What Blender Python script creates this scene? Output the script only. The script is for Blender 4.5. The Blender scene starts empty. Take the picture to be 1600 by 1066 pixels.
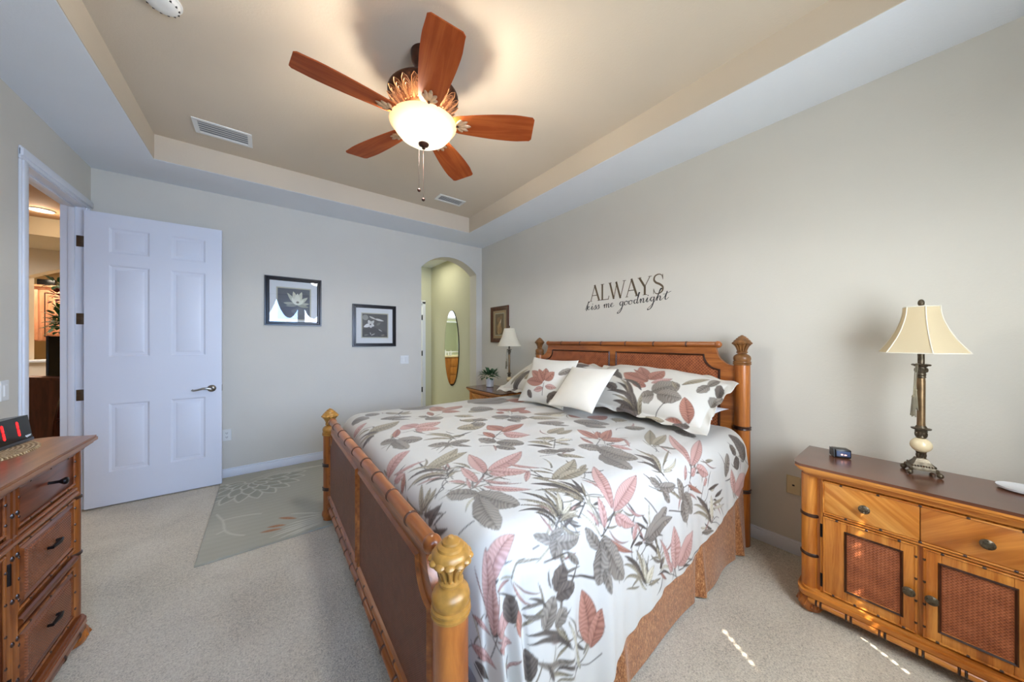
import bpy, bmesh, math, random
import numpy as np
from mathutils import Vector, Matrix
PI = math.pi
random.seed(7)
scene = bpy.context.scene
COL = scene.collection

# ------------------------------------------------------------------ camera
F_PX = 501.0
cam_d = bpy.data.cameras.new('camera')
cam = bpy.data.objects.new('camera', cam_d); COL.objects.link(cam)
cam_d.sensor_width = 36.0
cam_d.lens = F_PX / 1600 * 36.0
cam_d.clip_start = 0.02
cam.location = (0, 0, 1.37)
cam.rotation_euler = (PI / 2, 0, -math.radians(37.5))
scene.camera = cam

# ------------------------------------------------------------------ world, sun, large lights, exposure
vs = scene.view_settings
vs.view_transform = 'Standard'; vs.look = 'None'; vs.gamma = 1.0; vs.exposure = 0.13
vs.use_curve_mapping = False
world = bpy.data.worlds.new('world'); scene.world = world; world.use_nodes = True
bg = world.node_tree.nodes['Background']
bg.inputs['Color'].default_value = (0.62, 0.78, 1.0, 1); bg.inputs['Strength'].default_value = 1.5

def lamp(name, kind, loc, energy, color, rot=(0, 0, 0), size=None, sizey=None, spread=None, radius=None):
    l = bpy.data.lights.new(name, kind); l.energy = energy; l.color = color
    if kind == 'AREA':
        l.shape = 'RECTANGLE'; l.size = size; l.size_y = sizey
        if spread: l.spread = spread
    if radius is not None: l.shadow_soft_size = radius
    o = bpy.data.objects.new(name, l); o.location = loc; o.rotation_euler = rot; COL.objects.link(o)
    return o

NEAR_Y = -0.72
sun = lamp('sun', 'SUN', (0.3, -3, 4), 38, (1, 0.93, 0.82))
sun.rotation_euler = Vector((0.51, 0.86, -1.25)).to_track_quat('-Z', 'Y').to_euler()
sun.data.angle = math.radians(0.5)
WINS = [(-0.42, 0.62), (0.73, 1.77)]
WZ0, WZ1 = 0.95, 2.36
for k, (a, b) in enumerate(WINS):     # daylight coming through each window's blind: blue sky light, plus an added wide cool fill at the right window
    lamp('window_daylight', 'AREA', ((a + b) / 2, NEAR_Y + 0.045, (WZ0 + WZ1) / 2), (25, 14)[k], ((0.36, 0.59, 1.0), (0.34, 0.52, 1.0))[k],
         (PI / 2 - math.radians(8), 0, 0), b - a - .04, WZ1 - WZ0 - .04, math.radians(96))
    if k: lamp('window_wide_fill', 'AREA', ((a + b) / 2, NEAR_Y + 0.04, (WZ0 + WZ1) / 2), 46, (0.84, 0.93, 1.0),
               (PI / 2 + math.radians(4), 0, 0), b - a - .04, WZ1 - WZ0 - .04, PI)
lamp('great_room_fill', 'AREA', (-3.6, 6.2, 2.8), 90, (1, 0.93, 0.84), (0, 0, 0), 1.6, 1.6)  # warm area lamp added at the ceiling to brighten the great room
lamp('kitchen_light', 'AREA', (-2.6, 8.6, 2.65), 50, (1, 0.86, 0.66), (0, 0, 0), 1.0, 0.6)
lamp('passage_light', 'AREA', (2.1, 5.3, 2.78), 8, (1, 0.97, 0.80), (0, 0, 0), 0.5, 0.8)
lamp('bathroom_light', 'AREA', (0.9, 7.6, 2.75), 45, (0.97, 1.0, 0.90), (0, 0, 0), 1.4, 1.4)

# ------------------------------------------------------------------ materials
def srgb(r, g, b):
    f = lambda c: (c / 12.92 if c <= .04045 else ((c + .055) / 1.055) ** 2.4)
    return (f(r / 255), f(g / 255), f(b / 255), 1)

class NT:
    def __init__(s, name):
        s.m = bpy.data.materials.new(name); s.m.use_nodes = True
        s.t = s.m.node_tree; s.b = s.t.nodes['Principled BSDF']
    def n(s, typ, **kw):
        x = s.t.nodes.new(typ)
        for k, v in kw.items():
            if k in x.inputs: x.inputs[k].default_value = v
            else: setattr(x, k, v)
        return x
    def l(s, a, b): s.t.links.new(a, b)
    def coord(s, scale=(1, 1, 1), rot=(0, 0, 0)):
        c = s.n('ShaderNodeTexCoord'); mp = s.n('ShaderNodeMapping')
        if any(rot): mp.vector_type = 'TEXTURE'; scale = tuple(1 / q for q in scale)
        mp.inputs['Scale'].default_value = scale; mp.inputs['Rotation'].default_value = rot
        s.l(c.outputs['Object'], mp.inputs['Vector']); return mp.outputs['Vector']
    def noise(s, vec, scale, detail=3, rough=.5, dist=0):
        x = s.n('ShaderNodeTexNoise'); x.inputs['Scale'].default_value = scale
        x.inputs['Detail'].default_value = detail; x.inputs['Roughness'].default_value = rough
        x.inputs['Distortion'].default_value = dist
        s.l(vec, x.inputs['Vector']); return x.outputs['Fac']
    def ramp(s, fac, stops):
        r = s.n('ShaderNodeValToRGB'); e = r.color_ramp.elements
        while len(e) < len(stops): e.new(.5)
        for k, (p, c) in enumerate(stops): e[k].position = p; e[k].color = c
        s.l(fac, r.inputs['Fac']); return r.outputs['Color']
    def bump(s, h, strength=.2, dist=.005):
        b = s.n('ShaderNodeBump'); b.inputs['Strength'].default_value = strength
        b.inputs['Distance'].default_value = dist
        s.l(h, b.inputs['Height']); s.l(b.outputs['Normal'], s.b.inputs['Normal'])
    def math(s, op, a, b=None, c=None):
        x = s.n('ShaderNodeMath'); x.operation = op
        for i, v in enumerate((a, b, c)):
            if v is None: continue
            if isinstance(v, (int, float)): x.inputs[i].default_value = v
            else: s.l(v, x.inputs[i])
        return x.outputs[0]
    def set(s, **kw):
        for k, v in kw.items(): s.b.inputs[k.replace('_', ' ')].default_value = v
        return s

def paint(name, col, rough=.55, var=.03, bumps=0, bscale=60, **kw):
    m = NT(name); c = srgb(*col) if max(col) > 1 else (*col, 1)
    v = m.coord()
    f = m.noise(v, 3.0, 2)
    lo = tuple(x * (1 - var) for x in c[:3]) + (1,); hi = tuple(min(1, x * (1 + var)) for x in c[:3]) + (1,)
    m.l(m.ramp(f, [(.3, lo), (.7, hi)]), m.b.inputs['Base Color'])
    m.set(Roughness=rough, **kw)
    if bumps: m.bump(m.noise(v, bscale, 3, .6), bumps, .004)
    return m.m

def wood(name, c1, c2, axis='x', rough=.32, scale=1.0, dark=.35, rot=(0, 0, 0), coat=.25):
    m = NT(name)
    sc = {'x': (1.2, 14, 14), 'y': (14, 1.2, 14), 'z': (14, 14, 1.2)}[axis]
    v = m.coord(tuple(q * scale for q in sc), rot)
    v2 = m.coord((2.2, 2.2, 2.2))
    f = m.noise(v, 1.6, 5, .62, .6)
    a, b = srgb(*c1), srgb(*c2)
    d = tuple(x * dark for x in a[:3]) + (1,)
    col = m.ramp(f, [(.22, d), (.42, a), (.72, b)])
    mix = m.n('ShaderNodeMix', data_type='RGBA', blend_type='MULTIPLY'); mix.inputs[0].default_value = .45
    m.l(col, mix.inputs[6]); m.l(m.ramp(m.noise(v2, 2.0, 3), [(.3, (.6, .55, .5, 1)), (.65, (1, 1, 1, 1))]), mix.inputs[7])
    m.l(mix.outputs[2], m.b.inputs['Base Color'])
    m.set(Roughness=rough); m.b.inputs['Coat Weight'].default_value = coat; m.b.inputs['Coat Roughness'].default_value = .25
    m.bump(f, .06, .002)
    return m.m

def cane(name, c1, c2, axes=(1, 2), s=110.0, rough=.38):
    """woven cane: two sets of short strips crossing like a basket weave."""
    m = NT(name)
    c = m.n('ShaderNodeTexCoord'); sp = m.n('ShaderNodeSeparateXYZ'); m.l(c.outputs['Object'], sp.inputs[0])
    A, B = sp.outputs[axes[0]], sp.outputs[axes[1]]
    a = m.math('MULTIPLY', m.math('ADD', A, B), s * .7071); b = m.math('MULTIPLY', m.math('SUBTRACT', A, B), s * .7071)
    fa, fb = m.math('FLOOR', a), m.math('FLOOR', b)
    chk = m.math('FLOORED_MODULO', m.math('ADD', fa, fb), 2.0)
    ga = m.math('ABSOLUTE', m.math('SUBTRACT', m.math('FRACT', a), .5)); gb = m.math('ABSOLUTE', m.math('SUBTRACT', m.math('FRACT', b), .5))
    h1 = m.math('SUBTRACT', 1.0, m.math('MULTIPLY', ga, 2.0)); h2 = m.math('SUBTRACT', 1.0, m.math('MULTIPLY', gb, 2.0))
    hm = m.n('ShaderNodeMix', data_type='FLOAT'); m.l(chk, hm.inputs[0]); m.l(h1, hm.inputs[2]); m.l(h2, hm.inputs[3])
    h = m.math('POWER', hm.outputs[0], .5)
    n = m.noise(m.coord(), 22, 3)
    fac = m.math('ADD', m.math('MULTIPLY', h, .55), m.math('MULTIPLY', n, .55))
    k1, k2 = srgb(*c1), srgb(*c2)
    m.l(m.ramp(fac, [(.18, tuple(x * .35 for x in k1[:3]) + (1,)), (.45, k1), (.85, k2)]), m.b.inputs['Base Color'])
    m.set(Roughness=rough); m.bump(h, .55, .004)
    return m.m

def metal(name, col, rough=.35, metallic=1.0, var=.25, scale=40):
    m = NT(name); c = srgb(*col)
    f = m.noise(m.coord(), scale, 3)
    m.l(m.ramp(f, [(.3, tuple(x * (1 - var) for x in c[:3]) + (1,)), (.7, c)]), m.b.inputs['Base Color'])
    m.set(Roughness=rough, Metallic=metallic); m.bump(f, .08, .002)
    return m.m

def emit(name, col, strength, base=None):
    m = NT(name); c = srgb(*col)
    m.b.inputs['Base Color'].default_value = srgb(*base) if base else c
    m.b.inputs['Emission Color'].default_value = c; m.b.inputs['Emission Strength'].default_value = strength
    return m.m

def fabric(name, col, rough=.8, sheen=.2, s=400, var=.08, bump=.15, col2=None):
    m = NT(name); c = srgb(*col); v = m.coord(); f = m.noise(v, s, 2); g = m.noise(v, 9, 3)
    lo = srgb(*col2) if col2 else tuple(x * (1 - var) for x in c[:3]) + (1,)
    m.l(m.ramp(g, [(.35, lo), (.65, c)]), m.b.inputs['Base Color'])
    m.set(Roughness=rough); m.b.inputs['Sheen Weight'].default_value = sheen
    m.bump(f, bump, .002); return m.m

M = {}
M['wall'] = paint('wall_paint', (214, 209, 197), .85, .012, .2, 85)
M['wall_passage'] = paint('passage_paint', (208, 206, 178), .85, .012, .12, 85)
M['soffit'] = paint('soffit_white_paint', (230, 234, 238), .85, .01, .22, 70)
M['tray'] = paint('tray_tan_paint', (210, 197, 177), .85, .012, .22, 70)
M['trim'] = paint('white_gloss_trim', (226, 229, 236), .4, .01)
M['door'] = paint('white_door_paint', (222, 226, 236), .42, .01, .05, 220)
M['plastic'] = paint('white_plastic', (228, 228, 224), .4, .01)
M['ivory'] = paint('ivory_plastic', (214, 196, 150), .4, .01)
M['dark_slot'] = paint('dark_slot', (38, 34, 32), .6, .05)
M['black'] = paint('black_plastic', (16, 16, 18), .25, .05)
M['blackframe'] = paint('black_frame_lacquer', (26, 25, 30), .3, .1)
M['mat'] = paint('picture_mat', (222, 224, 224), .8, .01)
M['honey_y'] = wood('honey_wood_y', (184, 104, 32), (242, 168, 78), 'y', .3)
M['honey_z'] = wood('honey_wood_z', (184, 104, 32), (242, 168, 78), 'z', .3)
M['honey_diag'] = wood('honey_wood_diagonal', (206, 126, 44), (252, 186, 96), 'y', .3, 1, .65, (math.radians(38), 0, 0))
M['honey_diag2'] = wood('honey_wood_diagonal_counter', (180, 104, 36), (228, 152, 70), 'y', .3, 1, .65, (math.radians(-38), 0, 0))
M['top'] = wood('top_wood', (92, 52, 34), (128, 78, 52), 'y', .22, 1, .6, coat=.5)
M['bed_y'] = wood('bed_wood_y', (144, 78, 30), (200, 122, 56), 'y', .3)
M['bed_z'] = wood('bed_wood_z', (152, 82, 28), (208, 128, 56), 'z', .3)
M['gold'] = metal('antique_gold_carving', (196, 140, 62), .34, .12, .5, 26)
M['gold_brown'] = metal('antique_brown_carving', (150, 100, 52), .36, .1, .55, 26)
M['node'] = wood('dark_bamboo_node', (44, 22, 14), (74, 40, 24), 'z', .35)
M['node_l'] = wood('brown_bamboo_node', (72, 38, 22), (104, 58, 34), 'z', .35)
M['cane_h'] = cane('woven_cane_headboard', (112, 52, 26), (184, 106, 62), (1, 2), 62)
M['cane_r'] = cane('woven_cane', (124, 60, 30), (186, 108, 66), (1, 2), 120)
M['cane_f'] = cane('woven_cane_shaded', (92, 46, 28), (134, 78, 52), (1, 2), 200)  # footboard cane, its shaded side put into the darker colour
M['dresser_y'] = wood('dresser_wood_shaded_y', (112, 56, 24), (166, 96, 48), 'y', .3)  # honey wood again; light falloff put into the darker dresser and drawer colours
M['dresser_z'] = wood('dresser_wood_shaded_z', (120, 62, 24), (176, 106, 48), 'z', .3)
M['dresser_front'] = wood('dresser_drawer_wood_shaded', (96, 46, 26), (138, 76, 50), 'y', .3)
M['dresser_top'] = wood('dresser_top_wood', (118, 68, 36), (164, 106, 62), 'y', .28, coat=.4)
M['iron'] = metal('dark_iron', (44, 40, 40), .4, .8, .3)
M['pewter'] = metal('antique_pewter', (120, 108, 90), .38, .85, .6, 60)
M['lampcol'] = metal('antique_bronze_column', (150, 122, 88), .36, .75, .4, 30)
M['nickel'] = metal('satin_nickel', (150, 146, 138), .3, 1, .1)
M['hinge'] = metal('bronze_hinge', (112, 98, 82), .4, .9, .2)
M['onyx'] = paint('cream_onyx', (232, 212, 172), .2, .10)
M['bronze'] = metal('fan_bronze', (92, 56, 40), .42, .6, .5, 25)
M['copper'] = metal('fan_copper_highlight', (186, 138, 100), .38, .6, .55, 45)
M['bracket'] = metal('antique_gold_bracket', (226, 184, 142), .38, .25, .4, 45)
M['blade'] = wood('fan_blade_cherry', (168, 76, 30), (206, 112, 52), 'x', .55, .8, .8, coat=.0)
M['blade'].node_tree.nodes['Principled BSDF'].inputs['Specular IOR Level'].default_value = .2
M['sheet'] = fabric('white_cotton', (232, 234, 238), .85, .1)
M['cream'] = fabric('cream_satin', (226, 218, 200), .42, .35, 300, .04, .06)
M['ceramic'] = paint('white_ceramic', (226, 226, 228), .25, .01)
M['soil'] = paint('potting_soil', (52, 38, 28), .9, .3)
M['leafgreen'] = paint('plant_leaf', (58, 96, 58), .5, .35)
M['leafdark'] = paint('ivy_leaf', (40, 92, 34), .5, .4)
M['berry'] = paint('red_berry_leaf', (120, 26, 22), .5, .3)
M['oak'] = wood('vanity_oak', (176, 106, 40), (212, 146, 70), 'z', .35)
M['kitchen'] = wood('kitchen_cabinet_wood', (196, 132, 96), (222, 164, 128), 'z', .4, 1, .8)
M['redbrown'] = wood('reddish_mahogany', (74, 32, 22), (108, 54, 38), 'z', .32, 1, .6)
M['darkwood'] = wood('dark_espresso_wood', (38, 20, 14), (62, 34, 22), 'y', .35)
M['counter'] = paint('stone_counter', (222, 204, 168), .3, .06)
M['paper'] = paint('paper', (214, 204, 190), .7, .04)
M['tile'] = paint('floor_tile', (190, 172, 146), .5, .05)
M['ceil_tan'] = paint('great_room_ceiling', (158, 118, 82), .85, .02)
M['kitwall'] = paint('kitchen_wall', (214, 190, 140), .85, .02)
M['text_brown'] = paint('brown_vinyl', (92, 76, 52), .5, .03)
M['text_black'] = paint('black_vinyl', (24, 22, 22), .5, .03)

def carpet():
    m = NT('beige_carpet'); v = m.coord()
    fine = m.noise(v, 150, 4, .75); mid = m.noise(v, 52, 3, .6); big = m.noise(v, 2.6, 3, .55, .4)
    fac = m.math('ADD', m.math('ADD', m.math('MULTIPLY', fine, .62), m.math('MULTIPLY', mid, .20)), m.math('MULTIPLY', big, .18))
    m.l(m.ramp(fac, [(.36, srgb(168, 156, 136)), (.5, srgb(226, 214, 193)), (.62, srgb(250, 241, 222))]), m.b.inputs['Base Color'])
    m.set(Roughness=.95); m.b.inputs['Sheen Weight'].default_value = .15
    m.bump(m.math('ADD', fine, m.math('MULTIPLY', mid, .8)), .85, .010); return m.m
M['carpet'] = carpet()

def attr_cloth(name, attr='pattern', rough=.45, sheen=.08):
    m = NT(name); a = m.n('ShaderNodeVertexColor'); a.layer_name = attr
    m.l(a.outputs['Color'], m.b.inputs['Base Color'])
    m.set(Roughness=rough); m.b.inputs['Sheen Weight'].default_value = sheen
    m.bump(m.noise(m.coord(), 5.5, 2, .5), .10, .03); return m.m
M['floral'] = attr_cloth('printed_floral_satin')
M['rug'] = attr_cloth('tufted_rug_wool', rough=.95, sheen=.2)

def skirt_mat():
    m = NT('bronze_jacquard'); v = m.coord((1, 1, .28), (0, 0, 0))
    f = m.noise(v, 190, 3, .6, 1.2)
    m.l(m.ramp(f, [(.38, srgb(122, 70, 34)), (.52, srgb(172, 108, 58)), (.68, srgb(216, 166, 116))]), m.b.inputs['Base Color'])
    m.set(Roughness=.4); m.b.inputs['Sheen Weight'].default_value = .3; m.bump(f, .3, .003); return m.m
M['skirt'] = skirt_mat()

def thin_glass(name, f0=.05):
    m = bpy.data.materials.new(name); m.use_nodes = True; t = m.node_tree; t.nodes.clear()
    o = t.nodes.new('ShaderNodeOutputMaterial'); mx = t.nodes.new('ShaderNodeMixShader')
    tr = t.nodes.new('ShaderNodeBsdfTransparent'); gl = t.nodes.new('ShaderNodeBsdfGlossy'); lw = t.nodes.new('ShaderNodeLayerWeight')
    gl.inputs['Roughness'].default_value = .01; lw.inputs['Blend'].default_value = .5
    pw = t.nodes.new('ShaderNodeMath'); pw.operation = 'POWER'; pw.inputs[1].default_value = 4.0
    mu = t.nodes.new('ShaderNodeMath'); mu.operation = 'MULTIPLY_ADD'; mu.inputs[1].default_value = .85; mu.inputs[2].default_value = f0
    t.links.new(lw.outputs['Facing'], pw.inputs[0]); t.links.new(pw.outputs[0], mu.inputs[0]); t.links.new(mu.outputs[0], mx.inputs[0])
    t.links.new(tr.outputs[0], mx.inputs[1]); t.links.new(gl.outputs[0], mx.inputs[2]); t.links.new(mx.outputs[0], o.inputs[0]); return m
M['glass'] = thin_glass('picture_glass')
mm = NT('mirror_silver'); mm.set(Metallic=1.0, Roughness=.02); mm.b.inputs['Base Color'].default_value = (.92, .93, .92, 1); M['mirror'] = mm.m
def shade_mat(name, col, tr=.35):
    m = NT(name); m.b.inputs['Base Color'].default_value = srgb(*col); m.set(Roughness=.7)
    f = m.noise(m.coord(), 250, 2); m.bump(f, .1, .001)
    t = m.n('ShaderNodeBsdfTranslucent'); t.inputs['Color'].default_value = srgb(*col)
    mx = m.n('ShaderNodeMixShader'); mx.inputs[0].default_value = tr
    out = m.t.nodes['Material Output']; m.l(m.b.outputs[0], mx.inputs[1]); m.l(t.outputs[0], mx.inputs[2]); m.l(mx.outputs[0], out.inputs[0]); return m.m
M['shade'] = shade_mat('ivory_lampshade_silk', (232, 214, 176))
M['shade2'] = shade_mat('cream_pleated_shade', (238, 230, 208))
M['valance'] = shade_mat('valance_cloth', (188, 190, 196), .12)
M['blind'] = shade_mat('white_blind_slat', (236, 238, 240), .3)

# ------------------------------------------------------------------ mesh builder
class MB:
    def __init__(s): s.v = []; s.f = []; s.mi = []; s.marks = []
    def mark(s): s.marks.append((len(s.v), len(s.f))); return s
    def add(s, verts, faces, mi=0):
        o = len(s.v); s.v += [tuple(p) for p in verts]
        s.f += [tuple(i + o for i in f) for f in faces]; s.mi += [mi] * len(faces); return s
    def box(s, x0, x1, y0, y1, z0, z1, bev=0, mi=0, seg=2):
        if bev <= 0:
            P = [(x, y, z) for x in (x0, x1) for y in (y0, y1) for z in (z0, z1)]
            return s.add(P, [(0, 1, 3, 2), (4, 6, 7, 5), (0, 4, 5, 1), (2, 3, 7, 6), (0, 2, 6, 4), (1, 5, 7, 3)], mi)
        bm = bmesh.new(); bmesh.ops.create_cube(bm, size=1)
        for w in bm.verts:
            w.co = ((x0 + x1) / 2 + w.co.x * (x1 - x0), (y0 + y1) / 2 + w.co.y * (y1 - y0), (z0 + z1) / 2 + w.co.z * (z1 - z0))
        bmesh.ops.bevel(bm, geom=list(bm.edges), offset=bev, segments=seg, profile=.5, affect='EDGES')
        bm.verts.index_update()
        s.add([w.co[:] for w in bm.verts], [[w.index for w in f.verts] for f in bm.faces], mi); bm.free(); return s
    def axis_lathe(s, p0, p1, prof, seg=20, mi=0, flutes=0, xdir=None, arc=None, close=True):
        """prof: (t along the axis in metres from p0, radius[, flute amplitude])."""
        p0 = Vector(p0); d = (Vector(p1) - p0).normalized()
        u = Vector(xdir) if xdir else (Vector((1, 0, 0)) if abs(d.x) < .9 else Vector((0, 1, 0)))
        u = (u - d * u.dot(d)).normalized(); w = d.cross(u)
        vs_ = []; n = seg
        for q in prof:
            t, r = q[0], q[1]; amp = q[2] if len(q) > 2 else 0
            for k in range(n):
                a = 2 * PI * k / n
                rr = r * (1 + amp * math.cos(flutes * a)) if amp else r
                vs_.append(p0 + d * t + (u * math.cos(a) + w * math.sin(a)) * rr)
        fs = []
        for i in range(len(prof) - 1):
            for k in range(n):
                fs.append((i * n + k, i * n + (k + 1) % n, (i + 1) * n + (k + 1) % n, (i + 1) * n + k))
        if close:
            fs.append(tuple(reversed(range(n)))); fs.append(tuple((len(prof) - 1) * n + k for k in range(n)))
        return s.add(vs_, fs, mi)
    def lathe(s, cx, cy, prof, seg=24, mi=0, flutes=0, close=True):
        """prof: (radius, z[, flute])"""
        z0 = prof[0][1]
        return s.axis_lathe((cx, cy, 0), (cx, cy, 1), [(q[1], q[0]) + tuple(q[2:]) for q in prof], seg, mi, flutes, (1, 0, 0), None, close)
    def tube(s, pts, r, seg=8, mi=0, cap=True):
        P = [Vector(p) for p in pts]; n = len(P); rs = r if isinstance(r, (list, tuple)) else [r] * n
        t0 = (P[1] - P[0]).normalized(); u = t0.orthogonal().normalized(); vs_ = []
        for i in range(n):
            t = (P[min(i + 1, n - 1)] - P[max(i - 1, 0)]).normalized()
            u = (u - t * u.dot(t)).normalized(); w = t.cross(u)
            for k in range(seg):
                a = 2 * PI * k / seg; vs_.append(P[i] + (u * math.cos(a) + w * math.sin(a)) * rs[i])
        fs = [(i * seg + k, i * seg + (k + 1) % seg, (i + 1) * seg + (k + 1) % seg, (i + 1) * seg + k) for i in range(n - 1) for k in range(seg)]
        if cap: fs += [tuple(reversed(range(seg))), tuple((n - 1) * seg + k for k in range(seg))]
        return s.add(vs_, fs, mi)
    def prism(s, poly, fn, h0, h1, mi=0, inset=0):
        """poly 2D outline -> fn(a,b,h) 3D; optional front inset chamfer"""
        n = len(poly); top = poly
        if inset:
            cx = sum(p[0] for p in poly) / n; cy = sum(p[1] for p in poly) / n
            wx = max(abs(p[0] - cx) for p in poly); wy = max(abs(p[1] - cy) for p in poly)
            top = [(cx + (p[0] - cx) * (1 - inset / wx), cy + (p[1] - cy) * (1 - inset / wy)) for p in poly]
        V = [fn(a, b, h0) for a, b in poly] + [fn(a, b, h1) for a, b in top]
        fs = [(k, (k + 1) % n, n + (k + 1) % n, n + k) for k in range(n)]
        fs += [tuple(reversed(range(n))), tuple(range(n, 2 * n))]
        return s.add(V, fs, mi)
    def ball(s, c, r, seg=12, rings=8, mi=0, sq=(1, 1, 1)):
        V = [(c[0], c[1], c[2] - r * sq[2])]; fs = []
        for i in range(1, rings):
            ph = -PI / 2 + PI * i / rings
            for k in range(seg):
                a = 2 * PI * k / seg
                V.append((c[0] + r * sq[0] * math.cos(ph) * math.cos(a), c[1] + r * sq[1] * math.cos(ph) * math.sin(a), c[2] + r * sq[2] * math.sin(ph)))
        V.append((c[0], c[1], c[2] + r * sq[2])); L = len(V) - 1
        for k in range(seg):
            fs.append((0, 1 + (k + 1) % seg, 1 + k)); fs.append((L, 1 + (rings - 2) * seg + k, 1 + (rings - 2) * seg + (k + 1) % seg))
        for i in range(rings - 2):
            for k in range(seg):
                fs.append((1 + i * seg + k, 1 + i * seg + (k + 1) % seg, 1 + (i + 1) * seg + (k + 1) % seg, 1 + (i + 1) * seg + k))
        return s.add(V, fs, mi)
    def xf(s, mat):
        s.v = [tuple(mat @ Vector(p)) for p in s.v]; return s

def wloc(o):
    p = Vector((0, 0, 0))
    while o is not None: p += o.location; o = o.parent
    return p

def build(name, mb, mats, parent=None, smooth=35, local=False):
    """link ONE mesh object; mb is in world coordinates unless local (then in the parent's space)."""
    if len(mb.marks) > 1:      # repeated small pieces: every one an object of its own
        ends = mb.marks[1:] + [(len(mb.v), len(mb.f))]; first = None
        for (v0, f0), (v1, f1) in zip(mb.marks, ends):
            q = MB(); q.v = mb.v[v0:v1]; q.f = [tuple(i - v0 for i in f) for f in mb.f[f0:f1]]; q.mi = mb.mi[f0:f1]
            o = build(name, q, mats, parent, smooth, local); first = first or o
        return first
    me = bpy.data.meshes.new(name); off = Vector((0, 0, 0)) if (local or parent is None) else wloc(parent)
    me.from_pydata([(p[0] - off.x, p[1] - off.y, p[2] - off.z) for p in mb.v], [], mb.f)
    for m in (mats if isinstance(mats, (list, tuple)) else [mats]): me.materials.append(m)
    if len(me.materials) > 1: me.polygons.foreach_set('material_index', mb.mi)
    bm = bmesh.new(); bm.from_mesh(me); bmesh.ops.recalc_face_normals(bm, faces=bm.faces); bm.to_mesh(me); bm.free()
    me.polygons.foreach_set('use_smooth', [True] * len(me.polygons)); me.set_sharp_from_angle(angle=math.radians(smooth))
    me.update()
    o = bpy.data.objects.new(name, me); COL.objects.link(o)
    if parent is not None: o.parent = parent
    return o

def thing(name, label, cat, loc, group=None):
    o = bpy.data.objects.new(name, None); o.location = loc; o.empty_display_size = .1; COL.objects.link(o)
    o['label'] = label; o['category'] = cat
    if group: o['group'] = group
    return o
def tag(o, label, cat, group=None):
    o['label'] = label; o['category'] = cat
    if group: o['group'] = group
    return o
def origin(o, p):
    """move a single-mesh thing's origin to p without moving its geometry"""
    p = Vector(p); o.data.transform(Matrix.Translation(-p)); o.location = p; return o
def struct(name, mb, mats, parent=None, label=None, smooth=35):
    o = build(name, mb, mats, parent, smooth)
    if parent is None: o['kind'] = 'structure'
    if label: o['label'] = label
    return o
def dup(o, parent=None):
    c = o.copy(); COL.objects.link(c)
    if parent is not None: c.parent = parent
    for ch in list(o.children): dup(ch, c)
    return c

# ------------------------------------------------------------------ room shell
XL, XR, YF, YN = -1.17, 2.70, 4.30, NEAR_Y
ZS, ZC = 2.83, 3.03
TX0, TX1, TY0, TY1 = -.715, 2.18, -.2, 3.79
# floor with carpet everywhere in the bedroom and the passage
struct('floor', MB().box(XL - .13, XR + .1, YN - .1, 6.2, -.1, 0), M['carpet'])
struct('floor_great_room', MB().box(-7, XL - .13, 2.0, 10.2, -.1, 0), M['tile'])
struct('floor_bathroom', MB().box(-1.17, 3.0, 6.2, 9.3, -.1, 0), M['tile'])
# ceiling: soffit ring, tray sides and tray top
mb = MB()
mb.box(XL - .13, TX0, YN - .1, YF + .1, ZS, ZS + .35, 0, 0); mb.box(TX1, XR + .1, YN - .1, YF + .1, ZS, ZS + .35, 0, 0)
mb.box(TX0, TX1, TY1, YF + .1, ZS, ZS + .35, 0, 0); mb.box(TX0, TX1, YN - .1, TY0, ZS, ZS + .35, 0, 0)
mb.box(TX0 - .002, TX0 + .004, TY0, TY1, ZS + .003, ZC, 0, 1); mb.box(TX1 - .004, TX1 + .002, TY0, TY1, ZS + .003, ZC, 0, 1)
mb.box(TX0, TX1, TY1 - .004, TY1 + .002, ZS + .003, ZC, 0, 1); mb.box(TX0, TX1, TY0 - .002, TY0 + .004, ZS + .003, ZC, 0, 1)
mb.box(TX0 - .05, TX1 + .05, TY0 - .05, TY1 + .05, ZC, ZC + .1, 0, 1)
struct('ceiling', mb, [M['soffit'], M['tray']])
struct('wall_right', MB().box(XR, XR + .12, YN - .12, YF + .2, 0, ZS + .02), M['wall'])

# far wall with arched opening
AX0, AX1, AZS, AZT, AT = 1.712, 2.60, 2.40, 2.60, .20
mb = MB()
mb.box(XL - .125, AX0, YF, YF + AT, 0, ZS + .02); mb.box(AX1, XR + .02, YF, YF + AT, 0, ZS + .02)
arc = []; w = AX1 - AX0; rise = AZT - AZS; Rr = (w * w / 4 + rise * rise) / (2 * rise); cxa, cza = (AX0 + AX1) / 2, AZT - Rr
a0 = math.asin(w / 2 / Rr)
for k in range(33):
    a = -a0 + 2 * a0 * k / 32; arc.append((cxa + Rr * math.sin(a), cza + Rr * math.cos(a)))
V = []; fs = []
for (x, z) in arc:
    V += [(x, YF, z), (x, YF, ZS + .02), (x, YF + AT, z), (x, YF + AT, ZS + .02)]
for k in range(32):
    q = 4 * k; fs += [(q, q + 4, q + 5, q + 1), (q + 2, q + 3, q + 7, q + 6), (q, q + 2, q + 6, q + 4)]
mb.add(V, fs); struct('wall_far', mb, M['wall'])

# left wall with the entry doorway
DY0, DY1, DZ, WT = 3.385, 4.195, 2.455, .125
mb = MB(); mb.box(XL - WT, XL, YN - .12, DY0 - .02, 0, ZS + .02); mb.box(XL - WT, XL, DY1 + .02, YF + .1, 0, ZS + .02)
mb.box(XL - WT, XL, DY0 - .02, DY1 + .02, DZ + .02, ZS + .02); struct('wall_left', mb, M['wall'])
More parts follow.
